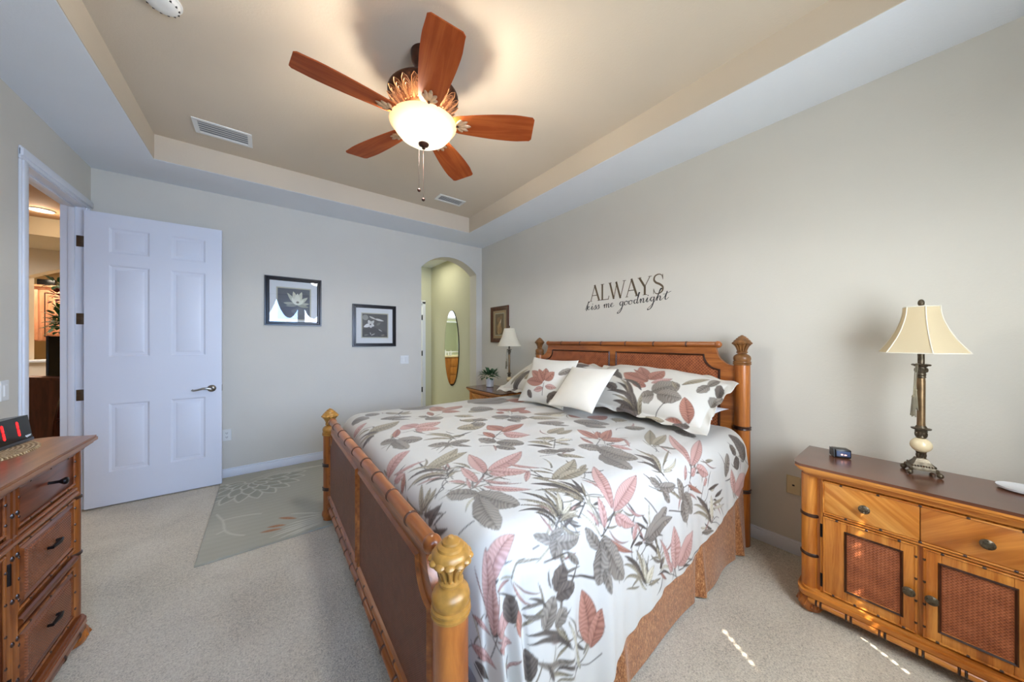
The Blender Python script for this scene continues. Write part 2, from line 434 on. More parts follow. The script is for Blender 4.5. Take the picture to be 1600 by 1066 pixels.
# near wall with two windows, behind the camera
mb = MB(); xs = [XL - .13, WINS[0][0], WINS[0][1], WINS[1][0], WINS[1][1], XR + .1]
for a, b in ((xs[0], xs[1]), (xs[2], xs[3]), (xs[4], xs[5])): mb.box(a, b, YN - .12, YN, 0, ZS + .02)
for a, b in WINS: mb.box(a, b, YN - .12, YN, 0, WZ0); mb.box(a, b, YN - .12, YN, WZ1, ZS + .02)
struct('wall_near', mb, M['wall'])
for k, (a, b) in enumerate(WINS):
    fr = MB()
    for (p, q, r_, s_) in ((a, a + .05, WZ0, WZ1), (b - .05, b, WZ0, WZ1), (a, b, WZ0, WZ0 + .05), (a, b, WZ1 - .05, WZ1), (a, b, 1.72, 1.76)):
        fr.box(p, q, YN - .10, YN - .055, r_, s_)
    w_ = struct('window_%d' % (k + 1), fr, M['trim'])
    build('window_pane', MB().box(a + .05, b - .05, YN - .082, YN - .078, WZ0 + .05, WZ1 - .05), M['glass'], w_)
    # closed slat blind; the cord holes leave small gaps that let dots of sun through
    bl = MB(); z = WZ0 + .04; sl = .045
    cords = ((.919, 1.70, 1.94), (1.624, 1.14, 1.96)) if k else ((-.2, 1.2, 1.3), (.4, 1.2, 1.3))
    while z < WZ1 - .03:
        xx = [a + .012] + [q for c in cords for q in (c[0] - .0055, c[0] + .0055)] + [b - .012]
        for i in range(0, len(xx), 2): bl.box(xx[i], xx[i + 1], YN - .034, YN - .031, z, z + sl)
        for i, c in zip((1, 3), cords): bl.box(xx[i], xx[i + 1], YN - .034, YN - .031, z + (.022 if c[1] < z < c[2] else 0), z + sl)
        z += sl
    bl.box(a + .01, b - .01, YN - .05, YN - .015, WZ1 - .05, WZ1 - .005)
    tag(build('window_blind', bl, M['blind']), ['white slat blind closed in the left window behind the camera', 'white slat blind closed in the right window behind the camera'][k], 'window blind')
# swag valance above the windows
def swag(x0, x1, zt, dip):
    m = MB(); V = []; nx, nz = 22, 14
    for j in range(nz + 1):
        t = j / nz
        for i in range(nx + 1):
            u = i / nx; par = 1 - (2 * u - 1) ** 2
            V.append((x0 + (x1 - x0) * u, YN + .175 + .035 * math.sin(t * 16 + par * 2) * par + .03 * par, zt - t * (.10 + dip * par)))
    return m.add(V, [(j * (nx + 1) + i, j * (nx + 1) + i + 1, (j + 1) * (nx + 1) + i + 1, (j + 1) * (nx + 1) + i) for j in range(nz) for i in range(nx)])
val = thing('swag_valance', 'grey white swag valance hung above the windows behind the camera', 'curtain', (.68, YN + .1, 2.45))
x = -.77
build('curtain_rod', MB().tube([(-.8, YN + .165, 2.45), (2.15, YN + .165, 2.45)], .012, 10), M['bronze'], val)
while x < 2.0:
    build('swag', swag(x, x + .48, 2.44, .43), M['valance'], val); x += .48

# baseboards
mb = MB(); mb.box(XR - .014, XR, YN, YF, 0, .075, .004); mb.box(XR - .010, XR, YN, YF, .075, .09, .003); struct('baseboard_right', mb, M['trim'])
mb = MB(); mb.box(XL, AX0, YF - .014, YF, 0, .075, .004); mb.box(XL, AX0, YF - .01, YF, .075, .09, .003); struct('baseboard_far', mb, M['trim'])
mb = MB(); mb.box(XL, XL + .014, YN, DY0 - .09, 0, .09, .004); struct('baseboard_left', mb, M['trim'])

# entry door frame (jambs, stops, casing)
mb = MB(); e = .02
mb.box(XL - WT, XL + .001, DY0 - e, DY0, 0, DZ + e); mb.box(XL - WT, XL + .001, DY1, DY1 + e, 0, DZ + e); mb.box(XL - WT, XL + .001, DY0, DY1, DZ, DZ + e)
mb.box(XL - .085, XL - .05, DY1 - .012, DY1, 0, DZ, .003); mb.box(XL - .085, XL - .05, DY0, DY0 + .012, 0, DZ, .003); mb.box(XL - .085, XL - .05, DY0, DY1, DZ - .012, DZ, .003)
def casing(m, y0, y1, z0, z1):
    m.box(XL, XL + .012, y0, y1, z0, z1, .004); m.box(XL, XL + .02, y0 + (.0 if y1 - y0 > .2 else .012), y1 - (.0 if y1 - y0 > .2 else .02), z0 + (.02 if y1 - y0 > .2 else 0), z1 - (.012 if y1 - y0 > .2 else 0), .005)
casing(mb, DY0 - .085, DY0 - .006, 0, DZ + .006); casing(mb, DY1 + .006, DY1 + .085, 0, DZ + .006); casing(mb, DY0 - .085, DY1 + .085, DZ + .006, DZ + .085)
fr = struct('trim_1', mb, M['trim'], None, 'white door casing and jamb around the entry doorway')
for z in (.93, 1.55, 2.18):
    build('hinge', MB().box(XL - .045, XL + .006, DY1 - .004, DY1, z - .045, z + .045, .0015), M['hinge'], fr)

# six panel door leaf standing open along the far wall (hinge at the origin, leaf along +x)
def door_leaf():
    W_, H_, T = .825, 2.425, .036
    m = MB(); rows = [(.285, .85), (1.24, 2.0), (2.10, 2.31)]; cols = [(.13, .358), (.486, .712)]
    xs_ = [0, cols[0][0], cols[0][1], cols[1][0], cols[1][1], W_]
    m.box(0, xs_[1], -T, 0, .012, H_); m.box(xs_[2], xs_[3], -T, 0, .012, H_); m.box(xs_[4], W_, -T, 0, .012, H_)
    zs = [.012, rows[0][0], rows[0][1], rows[1][0], rows[1][1], rows[2][0], rows[2][1], H_]
    for c in cols:
        for i in range(0, 8, 2): m.box(c[0], c[1], -T, 0, zs[i], zs[i + 1])
        for r in rows:
            m.box(c[0], c[1], -T + .009, -.009, r[0], r[1])
            for s in (-1, 1):   # sloped moulding and raised field on both faces
                f = lambda a, b, h, s=s: (a, (-T + .0005 + h if s < 0 else -.0005 - h), b)
                ins = .03
                P0 = [(c[0], r[0]), (c[1], r[0]), (c[1], r[1]), (c[0], r[1])]; P1 = [(c[0] + .014, r[0] + .014), (c[1] - .014, r[0] + .014), (c[1] - .014, r[1] - .014), (c[0] + .014, r[1] - .014)]
                V = [f(*p, 0) for p in P0] + [f(*p, .009) for p in P1]
                m.add(V, [(k, (k + 1) % 4, 4 + (k + 1) % 4, 4 + k) for k in range(4)])
                P2 = [(c[0] + .03, r[0] + .03), (c[1] - .03, r[0] + .03), (c[1] - .03, r[1] - .03), (c[0] + .03, r[1] - .03)]
                P3 = [(c[0] + .05, r[0] + .05), (c[1] - .05, r[0] + .05), (c[1] - .05, r[1] - .05), (c[0] + .05, r[1] - .05)]
                V = [f(*p, .009) for p in P2] + [f(*p, .002) for p in P3]
                m.add(V, [(k, (k + 1) % 4, 4 + (k + 1) % 4, 4 + k) for k in range(4)] + [(4, 5, 6, 7)])
    return m
door = build('door_1', door_leaf(), M['door'], None, 20); door['kind'] = 'structure'; door['label'] = 'white six panel door standing open against the far wall'
hm = MB(); hm.axis_lathe((.755, -.036, .925), (.755, -.1, .925), [(0, .032), (.006, .032), (.012, .026), (.016, .012), (.05, .010)], 20)
hm.tube([(.755, -.082, .925), (.735, -.088, .93), (.70, -.088, .932), (.665, -.086, .922), (.64, -.086, .918), (.628, -.084, .925)], [.011, .011, .009, .008, .008, .009], 10)
hm.axis_lathe((.755, 0, .925), (.755, .05, .925), [(0, .032), (.006, .032), (.014, .02), (.04, .01)], 16)
build('lever_handle', hm, M['nickel'], door, local=True)
build('latch_plate', MB().box(.8245, .8262, -.032, -.004, .895, .955), M['nickel'], door, local=True)
for z in (.93, 1.55, 2.18):
    hb = MB().axis_lathe((-.004, -.004, z - .045), (-.004, -.004, z + .045), [(0, .006), (.09, .006)], 10); build('hinge_barrel', hb, M['hinge'], door, local=True)
door.location = (XL + .012, 4.168, 0); door.rotation_euler = (0, 0, math.radians(-1.6))

# ------------------------------------------------------------------ passage behind the arch and bathroom beyond
PY1 = 6.07
mb = MB(); mb.box(2.62, 2.76, YF + AT, PY1 + .1, 0, 2.83); struct('wall_passage_right', mb, M['wall_passage'])
mb = MB(); mb.box(2.50, 2.62, PY1, PY1 + .1, 0, 2.83); mb.box(1.0, 2.44, PY1, PY1 + .1, 2.16, 2.83); mb.box(1.0, 1.52, PY1, PY1 + .1, 0, 2.16)
mb.box(2.44, 2.50, PY1, PY1 + .1, 2.16, 2.83); struct('wall_passage_end', mb, M['wall_passage'])
mb = MB(); mb.box(1.0, 1.1, YF + AT, PY1, 0, 2.83); struct('wall_passage_left', mb, M['wall_passage'])
struct('ceiling_passage', MB().box(.9, 2.8, YF + AT, PY1 + .1, 2.83, 2.9), M['soffit'])
mb = MB(); mb.box(2.435, 2.50, PY1 - .014, PY1 + .1, 0, 2.14, .004); mb.box(1.46, 2.50, PY1 - .014, PY1 + .1, 2.10, 2.17, .004); mb.box(1.46, 1.525, PY1 - .014, PY1 + .1, 0, 2.14, .004)
tr2 = struct('trim_2', mb, M['trim'], None, 'white casing of the bathroom doorway at the passage end')
for z in (.42, 1.13, 1.83):
    build('hinge', MB().box(2.418, 2.438, PY1 - .02, PY1 - .004, z - .05, z + .05), M['iron'], tr2)
bath = paint('bath_paint', (206, 212, 184), .85, .01)
struct('wall_bathroom_back', MB().box(-1.17, 3.0, 9.2, 9.3, 0, 2.83), bath)
struct('wall_bathroom_left', MB().box(-1.27, -1.17, 6.17, 9.3, 0, 2.83), bath)
struct('wall_bathroom_right', MB().box(2.76, 2.86, 6.17, 9.3, 0, 2.83), bath)
struct('wall_bathroom_front', MB().box(-1.17, 1.0, 6.07, 6.17, 0, 2.83), bath)
w3 = struct('window_3', MB().box(.2, 1.6, 9.17, 9.199, 2.06, 2.12).box(.2, 1.6, 9.17, 9.199, 2.62, 2.68).box(.2, .26, 9.17, 9.199, 2.06, 2.68).box(1.54, 1.6, 9.17, 9.199, 2.06, 2.68), M['trim'])
build('window_pane', MB().box(.26, 1.54, 9.185, 9.195, 2.12, 2.62), emit('frosted_daylight', (235, 242, 255), 2.2), w3)
struct('ceiling_bathroom', MB().box(-1.27, 3.0, 6.17, 9.3, 2.83, 2.9), M['soffit'])

# oval mirror on the passage wall
om = thing('wall_mirror', 'tall frameless oval mirror hung in the passage behind the arch', 'mirror', (2.619, 5.16, .575))
ov = [(5.16 + .27 * math.copysign(abs(math.cos(a)) ** 1.0, math.cos(a)), 1.245 + .668 * math.sin(a)) for a in [2 * PI * k / 64 for k in range(64)]]
build('backing', MB().prism(ov, lambda a, b, h: (2.619 - h, a, b), 0, .012), M['iron'], om)
ov2 = [(5.16 + (a - 5.16) * .97, 1.245 + (b - 1.245) * .987) for a, b in ov]
build('mirror_glass', MB().prism(ov2, lambda a, b, h: (2.619 - h, a, b), .0121, .014), M['mirror'], om)

# vanity reflected in it
vn = thing('bathroom_vanity', 'oak bathroom vanity with pale counter seen only in the oval mirror', 'cabinet', (.6, 8.85, 0))
vx0, vx1, vy = -.6, 2.1, 8.6
build('cabinet_body', MB().box(vx0, vx1, vy, 9.19, .1, .89), M['oak'], vn)
build('toe_kick', MB().box(vx0, vx1, vy + .06, 9.19, 0, .1), M['darkwood'], vn)
build('countertop', MB().box(vx0 - .02, vx1 + .02, vy - .03, 9.19, .89, .935, .008), M['counter'], vn)
xv = vx0 + .02; k = 0
while xv < vx1 - .2:
    if k % 2:
        for (a, b) in ((.12, .36), (.38, .60), (.62, .86)):
            d = build('drawer', MB().box(xv, xv + .32, vy - .02, vy, a, b, .006), M['oak'], vn)
        xv += .34
    else:
        d = build('door', MB().box(xv, xv + .40, vy - .02, vy, .12, .86, .006), M['oak'], vn)
        build('door_panel', MB().box(xv + .06, xv + .34, vy - .028, vy - .02, .18, .80, .008), M['oak'], d); xv += .42
    k += 1
vm = thing('vanity_mirror', 'large plain bathroom mirror above the vanity reflected in the oval mirror', 'mirror', (.9, 9.195, 1.05))
build('mirror_glass', MB().box(.1, 1.7, 9.17, 9.18, 1.05, 1.95), M['mirror'], vm)
build('frame', MB().box(.06, 1.74, 9.175, 9.195, 1.01, 1.99), M['trim'], vm)
for k, (bx, hh) in enumerate(((.78, .16), (.86, .13), (.96, .18))):
    o = build('bottle', MB().lathe(bx, 8.8, [(.03, .935), (.03, .935 + hh * .65), (.012, .935 + hh * .8), (.012, .935 + hh)], 12), M['ceramic'])
    tag(origin(o, (bx, 8.8, .935)), ['pale bottle at the left end of the bottles on the vanity counter', 'short pale bottle in the middle of the vanity bottles', 'tallest pale bottle on the vanity counter'][k], 'bottle', 'bottles on the bathroom vanity')

# ------------------------------------------------------------------ great room and kitchen through the doorway
GW = 7.6
mb = MB(); ox0, ox1, oz0 = -2.62, -1.5, 1.07
mb.box(-7, ox0, GW, GW + .17, 0, 2.66); mb.box(ox1, -1.2, GW, GW + .17, 0, 2.66); mb.box(ox0, ox1, GW, GW + .17, 0, oz0)
V = []; fs = []; n = 20
for k in range(n + 1):
    u = k / n; x = ox0 + (ox1 - ox0) * u; z = 2.27 + .19 * math.sin(PI * u)
    V += [(x, GW, z), (x, GW, 2.66), (x, GW + .17, z), (x, GW + .17, 2.66)]
for k in range(n):
    q = 4 * k; fs += [(q, q + 4, q + 5, q + 1), (q + 2, q + 3, q + 7, q + 6), (q, q + 2, q + 6, q + 4)]
mb.add(V, fs); struct('wall_great_room', mb, paint('great_room_paint', (226, 216, 202), .85, .01))
mb = MB(); mb.box(-7, -1.2, 6.62, GW, 2.66, 2.67, 0, 0); mb.box(-7, -1.2, 6.61, 6.62, 2.66, 2.89, 0, 1); mb.box(-7, XL - WT, 1.9, 6.62, 2.88, 2.95, 0, 2)
mb.box(-7, -1.2, 6.62, 10.2, 2.67, 2.8, 0, 0)
struct('ceiling_great_room', mb, [paint('great_soffit', (206, 196, 176), .85, .01), paint('great_tray_side', (176, 156, 126), .85, .01), M['ceil_tan']])
struct('wall_great_room_left', MB().box(-7.1, -7, 1.9, 10.2, 0, 2.95), M['kitwall'])
struct('wall_great_room_near', MB().box(-7, XL - WT, 1.9, 2.0, 0, 2.95), M['kitwall'])
struct('wall_great_room_right', MB().box(-1.295, -1.2, YF + .12, 10.2, 0, 2.8), M['kitwall'])
struct('wall_kitchen', MB().box(-7, -1.3, 10.1, 10.2, 0, 2.66), M['kitwall'])
struct('trim_3', MB().box(ox0 - .02, ox1, GW - .06, GW + .22, oz0, oz0 + .035, .01), M['trim'], None, 'pale ledge of the kitchen pass-through opening')
rl = build('recessed_light', MB().lathe(-2.05, 6.22, [(.095, 2.872), (.09, 2.868), (.075, 2.868), (.07, 2.879), (.095, 2.8799)], 24), M['plastic'])
tag(origin(rl, (-2.05, 6.22, 2.872)), 'lit round recessed downlight in the tan great room ceiling', 'ceiling light')
build('light_disc', MB().lathe(-2.05, 6.22, [(.07, 2.868), (.07, 2.876)], 24), emit('downlight_glow', (255, 236, 205), 6), rl)
lamp('recessed_spot', 'POINT', (-2.05, 6.22, 2.78), 6, (1, .88, .7), radius=.05)

kc = thing('kitchen_cabinet', 'light cherry kitchen wall cabinet with raised panel doors beyond the doorway', 'cabinet', (-3.1, 9.6, 1.37))
build('cabinet_body', MB().box(-3.5, -2.3, 9.27, 10.09, 1.37, 2.28), M['kitchen'], kc)
mb = MB(); mb.box(-3.53, -2.27, 9.24, 10.09, 2.26, 2.29, .008); mb.box(-3.56, -2.24, 9.20, 10.09, 2.29, 2.33, .012); build('crown_moulding', mb, M['kitchen'], kc)
for a in (-3.46, -3.065, -2.67):
    d = build('door', MB().box(a, a + .375, 9.25, 9.27, 1.39, 2.25, .004), M['kitchen'], kc)
    mb = MB()
    for (p, q, r_, s_) in ((a + .05, a + .06, 1.45, 2.19), (a + .315, a + .325, 1.45, 2.19), (a + .05, a + .325, 1.44, 1.45), (a + .05, a + .325, 2.19, 2.2)):
        mb.box(p, q, 9.243, 9.251, r_, s_)
    build('door_groove', mb, M['darkwood'], d)
    build('door_panel', MB().box(a + .085, a + .29, 9.236, 9.25, 1.475, 2.165, .01), M['kitchen'], d)
bc = thing('base_cabinet', 'pale counter and kitchen base cabinet below the wall cabinet', 'cabinet', (-2.9, 9.5, 0))
build('cabinet_body', MB().box(-3.5, -2.3, 9.3, 10.09, 0, .9), M['kitchen'], bc); build('countertop', MB().box(-3.5, -2.3, 9.26, 10.09, .9, .94), M['counter'], bc)
o = build('storage_box', MB().box(-3.12, -2.93, 9.32, 9.42, 2.33, 2.44, .01), M['black']); tag(origin(o, (-3.02, 9.37, 2.33)), 'black box on top of the kitchen cabinet beyond the doorway', 'box')
o = build('picture_easel', MB().prism([(-2.97, 2.33), (-2.94, 2.33), (-2.995, 2.5), (-3.03, 2.5)], lambda a, b, h: (a, 9.45 + h, b), 0, .03), M['black']); tag(origin(o, (-2.97, 9.46, 2.33)), 'black slanted display stand on top of the kitchen cabinet', 'stand')

# television, console, papers, desk and plant between doorway and kitchen
cs = thing('console_table', 'dark espresso console table under the television beyond the doorway', 'table', (-1.6, 5.55, 0))
build('tabletop', MB().box(-1.93, -1.31, 5.25, 6.0, .60, .64, .006), M['darkwood'], cs)
build('cabinet_body', MB().box(-1.90, -1.33, 5.29, 5.83, .08, .60), M['darkwood'], cs)
build('drawer', MB().box(-1.88, -1.35, 5.275, 5.29, .42, .57, .004), M['darkwood'], cs)
for x in (-1.88, -1.38): build('leg', MB().box(x, x + .05, 5.3, 5.35, 0, .08), M['darkwood'], cs); build('leg', MB().box(x, x + .05, 5.77, 5.82, 0, .08), M['darkwood'], cs)
tv = thing('television', 'black flat television standing on the dark console beyond the doorway', 'television', (-1.55, 5.62, .64))
build('screen_panel', MB().box(-1.80, -1.31, 5.58, 5.635, .70, 1.42, .006), M['black'], tv)
build('bezel', MB().box(-1.81, -1.795, 5.575, 5.64, .70, 1.425, .003), metal('tv_bezel', (70, 78, 90), .3, .6), tv)
build('stand', MB().tube([(-1.74, 5.50, .6525), (-1.66, 5.60, .665), (-1.62, 5.61, .71)], .012, 8).tube([(-1.74, 5.72, .6525), (-1.66, 5.62, .665)], .012, 8), M['black'], tv)
for k in range(3):
    o = build('paper_stack', MB().box(-1.86 + .02 * k, -1.60 + .03 * k, 5.28, 5.45, .64 + .012 * k, .652 + .012 * k, .002), M['paper'])
    tag(origin(o, (-1.73, 5.36, .64 + .012 * k)), ['lowest paper pad of the pile on the dark console', 'middle paper pad of the pile on the dark console', 'topmost paper pad of the pile on the dark console'][k], 'papers', 'papers on the console')
dk = thing('writing_desk', 'reddish brown wooden desk with curved side seen through the open doorway', 'desk', (-1.65, 4.93, 0))
prof_d = [(-1.70, 0), (-1.735, .35), (-1.77, .62), (-1.785, .72), (-1.77, .80), (-1.745, .86), (-1.735, .92), (-1.75, .985), (-1.79, 1.02), (-1.80, 1.04), (-1.53, 1.01), (-1.545, .93), (-1.575, .80), (-1.60, .62), (-1.615, .35), (-1.60, 0)]
build('side_panel', MB().prism(prof_d, lambda a, b, h: (a + .05, 4.90 + h, b), 0, .045), M['redbrown'], dk)
build('side_panel', MB().prism(prof_d, lambda a, b, h: (a + .05 - .02, 5.17 + h, b), 0, .045), M['redbrown'], dk)
build('top_board', MB().prism([(-1.77, 1.035), (-1.45, 1.0), (-1.45, 1.022), (-1.77, 1.06)], lambda a, b, h: (a, 4.86 + h, b), 0, .10), M['redbrown'], dk)
build('bracket', MB().box(-1.50, -1.485, 4.885, 4.90, .90, .93), M['nickel'], dk)
build('shelf', MB().box(-1.70, -1.58, 4.935, 5.17, .60, .62), M['redbrown'], dk)

def leaf_cluster(m, c, n, spread, size, mi=0, seed=1):
    r = random.Random(seed)
    for k in range(n):
        a = r.uniform(0, 2 * PI); el = r.uniform(-.5, 1.2); L = size * r.uniform(.7, 1.2)
        d = Vector((math.cos(a) * math.cos(el), math.sin(a) * math.cos(el), math.sin(el)))
        b = Vector(c) + Vector((d.x * spread[0], d.y * spread[1], d.z * spread[2])) * r.uniform(.2, 1)
        s = d.cross(Vector((0, 0, 1))); s = s.normalized() if s.length > 1e-3 else Vector((1, 0, 0)); up = s.cross(d)
        P = [b, b + d * L * .35 + s * L * .28 + up * .1 * L, b + d * L * .75 + s * L * .2 + up * .06 * L, b + d * L - up * .12 * L, b + d * L * .75 - s * L * .2 + up * .06 * L, b + d * L * .35 - s * L * .28 + up * .1 * L, b + d * L * .5 + up * .16 * L]
        m.add(P, [(0, 1, 6), (1, 2, 6), (2, 3, 6), (3, 4, 6), (4, 5, 6), (5, 0, 6)], mi)
    return m
tp = thing('tall_plant', 'leafy plant with red berries behind the television beyond the doorway', 'plant', (-1.76, 5.90, .64))
build('pot', MB().lathe(-1.76, 5.90, [(.05, .64), (.06, .75), (.062, .76), (.05, .76)], 16), M['ceramic'], tp)
build('stem', MB().tube([(-1.76, 5.90, .7), (-1.77, 5.89, 1.2), (-1.79, 5.88, 1.75), (-1.80, 5.87, 1.9)], .008, 6), M['soil'], tp)
mb = MB(); leaf_cluster(mb, (-1.79, 5.88, 1.55), 220, (.10, .09, .22), .075, 0, 3); leaf_cluster(mb, (-1.78, 5.88, 1.84), 90, (.09, .09, .12), .06, 1, 4); leaf_cluster(mb, (-1.80, 5.87, 1.98), 24, (.09, .06, .06), .09, 0, 5)
build('foliage', mb, [M['leafdark'], M['berry']], tp)

# ------------------------------------------------------------------ ceiling fan
FX, FY, BZ = .724, 1.783, 2.632
fan = thing('ceiling_fan', 'five blade cherry wood ceiling fan with carved bronze motor and lit glass bowl', 'ceiling fan', (FX, FY, ZC))
build('canopy', MB().lathe(FX, FY, [(.02, 2.94), (.05, 2.955), (.068, 2.985), (.072, 3.02), (.072, 3.029)], 28), M['bronze'], fan)
build('downrod', MB().lathe(FX, FY, [(.014, 2.84), (.014, 2.95)], 12), M['bronze'], fan)
hs = build('motor_housing', MB().lathe(FX, FY, [(.075, 2.652), (.105, 2.66), (.108, 2.672), (.098, 2.68), (.112, 2.69), (.116, 2.70), (.19, 2.765), (.197, 2.775), (.197, 2.785), (.185, 2.80), (.15, 2.83), (.09, 2.85), (.03, 2.86)], 48), M['bronze'], fan)
mb = MB(); NL = 20
def fz(r): return 2.697 + (r - .116) * .88
for k in range(NL):      # carved overlapping acanthus leaves on the underside of the motor
    a = 2 * PI * k / NL; hw_ = PI / NL
    def P(r, da, up=0): return (FX + r * math.cos(a + da), FY + r * math.sin(a + da), fz(r) - up)
    mb.add([P(.120, -hw_ * .9), P(.120, 0, .005), P(.120, hw_ * .9), P(.155, -hw_), P(.155, 0, .008), P(.155, hw_), P(.182, -hw_ * .7, .002), P(.185, 0, .008), P(.182, hw_ * .7, .002), P(.200, 0, .004)],
           [(0, 1, 4, 3), (1, 2, 5, 4), (3, 4, 7, 6), (4, 5, 8, 7), (6, 7, 9), (7, 8, 9)], 0)
    for q, (r0, r1) in enumerate(((.118, .200), (.135, .184), (.150, .170))):
        s_ = .95 - .26 * q; arch = [(r0, -s_ * .85), (r0 + (r1 - r0) * .55, -s_), (r0 + (r1 - r0) * .85, -s_ * .6), (r1, 0), (r0 + (r1 - r0) * .85, s_ * .6), (r0 + (r1 - r0) * .55, s_), (r0, s_ * .85)]
        mb.tube([P(r, d * hw_, .006) for r, d in arch], .0021 if q == 0 else .0017, 5, 1)
    mb.ball(P(.124, 0, .006), .005, 6, 4, 1)
build('carved_leaves', mb, [M['bronze'], M['copper']], hs)
def blade_mb(ang):
    m = MB(); pts = []; n = 16
    r0, r1 = .165, .638
    for k in range(n + 1):
        t = k / n; r = r0 + (r1 - r0) * t
        w = .052 + .036 * math.sin(min(1, t * 1.25) * PI / 2) - .010 * max(0, t - .8) / .2
        pts.append((r, w))
    pts[0] = (r0, .034); pts.insert(1, (r0 + .006, .046)); pts[-1] = (r1, pts[-1][1] - .012); pts.insert(-1, (r1 - .012, pts[-2][1] - .001))
    out = [(r, w) for r, w in pts] + [(r, -w) for r, w in reversed(pts)]
    m.prism(out, lambda a, b, h: (a, b, h), -.003, .003)
    R = Matrix.Rotation(ang, 4, 'Z') @ Matrix.Rotation(math.radians(-12), 4, 'X')
    return m, R
for k in range(5):
    ang = math.radians(-175.9 + 72 * k)
    m, R = blade_mb(ang)
    o = build('blade', m, M['blade'], fan, 30, True)
    o.location = (0, 0, BZ - ZC); o.rotation_euler = R.to_euler()
    # iron bracket arm and carved leaf under the blade root
    g = MB()
    g.tube([(.085, 0, .028), (.12, 0, .012), (.16, 0, -.006), (.20, 0, -.007)], [.016, .014, .012, .008], 8, 0)
    for (w, L2, wd) in ((0, .088, .013), (.42, .076, .012), (-.42, .076, .012), (.85, .056, .011), (-.85, .056, .011)):
        lob = MB().ball((0, 0, 0), 1, 10, 6, 1); dx, dy = math.cos(w), math.sin(w)
        g.add([(.185 + dx * (L2 * .5 + p[0] * L2 * .5) - dy * p[1] * wd, dy * (L2 * .5 + p[0] * L2 * .5) + dx * p[1] * wd, -.006 + p[2] * .007) for p in lob.v], lob.f, 1)
    b = build('blade_bracket', g, [M['bronze'], M['bracket']], o, 40, True)
bowl_m = NT('lit_alabaster_bowl'); bowl_m.b.inputs['Base Color'].default_value = srgb(250, 222, 170); bowl_m.set(Roughness=.3)
cz = bowl_m.n('ShaderNodeTexCoord'); sz = bowl_m.n('ShaderNodeSeparateXYZ'); bowl_m.l(cz.outputs['Object'], sz.inputs[0])
hz_ = bowl_m.n('ShaderNodeMapRange'); bowl_m.l(sz.outputs[2], hz_.inputs[0]); hz_.inputs[1].default_value = 2.51 - ZC; hz_.inputs[2].default_value = 2.625 - ZC
bowl_m.l(bowl_m.ramp(hz_.outputs[0], [(.0, (1, .96, .82, 1)), (.50, (1, .93, .74, 1)), (.80, (1, .72, .40, 1)), (.97, (.82, .46, .16, 1))]), bowl_m.b.inputs['Emission Color'])
bowl_m.b.inputs['Emission Strength'].default_value = 1.0
prof = [(.012, 2.508), (.05, 2.512), (.095, 2.527), (.135, 2.553), (.16, 2.583), (.171, 2.606), (.184, 2.616), (.188, 2.622), (.183, 2.626), (.168, 2.614), (.156, 2.588), (.13, 2.558), (.09, 2.533), (.04, 2.518), (.012, 2.516)]
build('glass_bowl', MB().lathe(FX, FY, prof, 48, close=False), bowl_m.m, fan)
build('bowl_finial', MB().lathe(FX, FY, [(.004, 2.478), (.010, 2.484), (.006, 2.49), (.014, 2.495), (.028, 2.503), (.03, 2.509), (.012, 2.514)], 20), M['bronze'], fan)
build('light_stem', MB().lathe(FX, FY, [(.012, 2.51), (.012, 2.655)], 10), M['bronze'], fan)
for (dx, dy, zb) in ((-.030, -.006, 2.24), (.006, .02, 2.205)):
    ch = MB(); z = 2.50
    ch.tube([(FX + dx, FY + dy, 2.515), (FX + dx, FY + dy, zb)], .0008, 5)
    c = build('pull_chain', ch, M['bronze'], fan)
    build('chain_bob', MB().ball((FX + dx, FY + dy, zb - .008), .010, 10, 6), M['bronze'], c)
for k in range(3):
    a = 2 * PI * k / 3 + .4
    lamp('fan_bulb', 'POINT', (FX + .085 * math.cos(a), FY + .085 * math.sin(a), 2.602), 15.0, (1, .92, .80), radius=.03)

bl_ = lamp('fan_bowl_light', 'SPOT', (FX, FY, 2.472), 46, (1, .99, .96), radius=.10); bl_.data.spot_size = math.radians(172); bl_.data.spot_blend = .25

# ------------------------------------------------------------------ ceiling vents and smoke detector
def vent(name, x0, x1, y0, y1, label):
    v = thing(name, label, 'air vent', ((x0 + x1) / 2, (y0 + y1) / 2, ZC), 'ceiling air vents')
    m = MB(); b = .028; z0, z1 = ZC - .008, ZC - .0005
    m.box(x0, x1, y0, y0 + b, z0, z1, .002); m.box(x0, x1, y1 - b, y1, z0, z1, .002); m.box(x0, x0 + b, y0 + b, y1 - b, z0, z1); m.box(x1 - b, x1, y0 + b, y1 - b, z0, z1)
    build('frame', m, M['plastic'], v)
    build('duct_backing', MB().box(x0 + b, x1 - b, y0 + b, y1 - b, ZC - .002, ZC - .0008), paint('vent_shadow_grey', (140, 144, 150), .6, .02), v)
    n = 5; L = (y1 - y0 - 2 * b) / n
    for k in range(n):
        yy = y0 + b + L * k
        build('louver', MB().add([(x0 + b, yy + L * .3, ZC - .0085), (x1 - b, yy + L * .3, ZC - .0085), (x1 - b, yy + L * .95, ZC - .0045), (x0 + b, yy + L * .95, ZC - .0045), (x0 + b, yy + L * .3, ZC - .0072), (x1 - b, yy + L * .3, ZC - .0072), (x1 - b, yy + L * .95, ZC - .0030), (x0 + b, yy + L * .95, ZC - .0030)], [(0, 1, 2, 3), (4, 7, 6, 5), (0, 4, 5, 1), (3, 2, 6, 7), (0, 3, 7, 4), (1, 5, 6, 2)]), M['plastic'], v)
vent('ceiling_vent', -.44, -.09, 3.315, 3.535, 'white louvered ceiling vent left of the fan above the door')
vent('ceiling_vent', 1.555, 1.885, 3.355, 3.52, 'white louvered ceiling vent at the far right corner of the tray')
sd = thing('smoke_detector', 'round white smoke detector on the tray ceiling at the top edge', 'smoke detector', (-.40, 2.265, ZC))
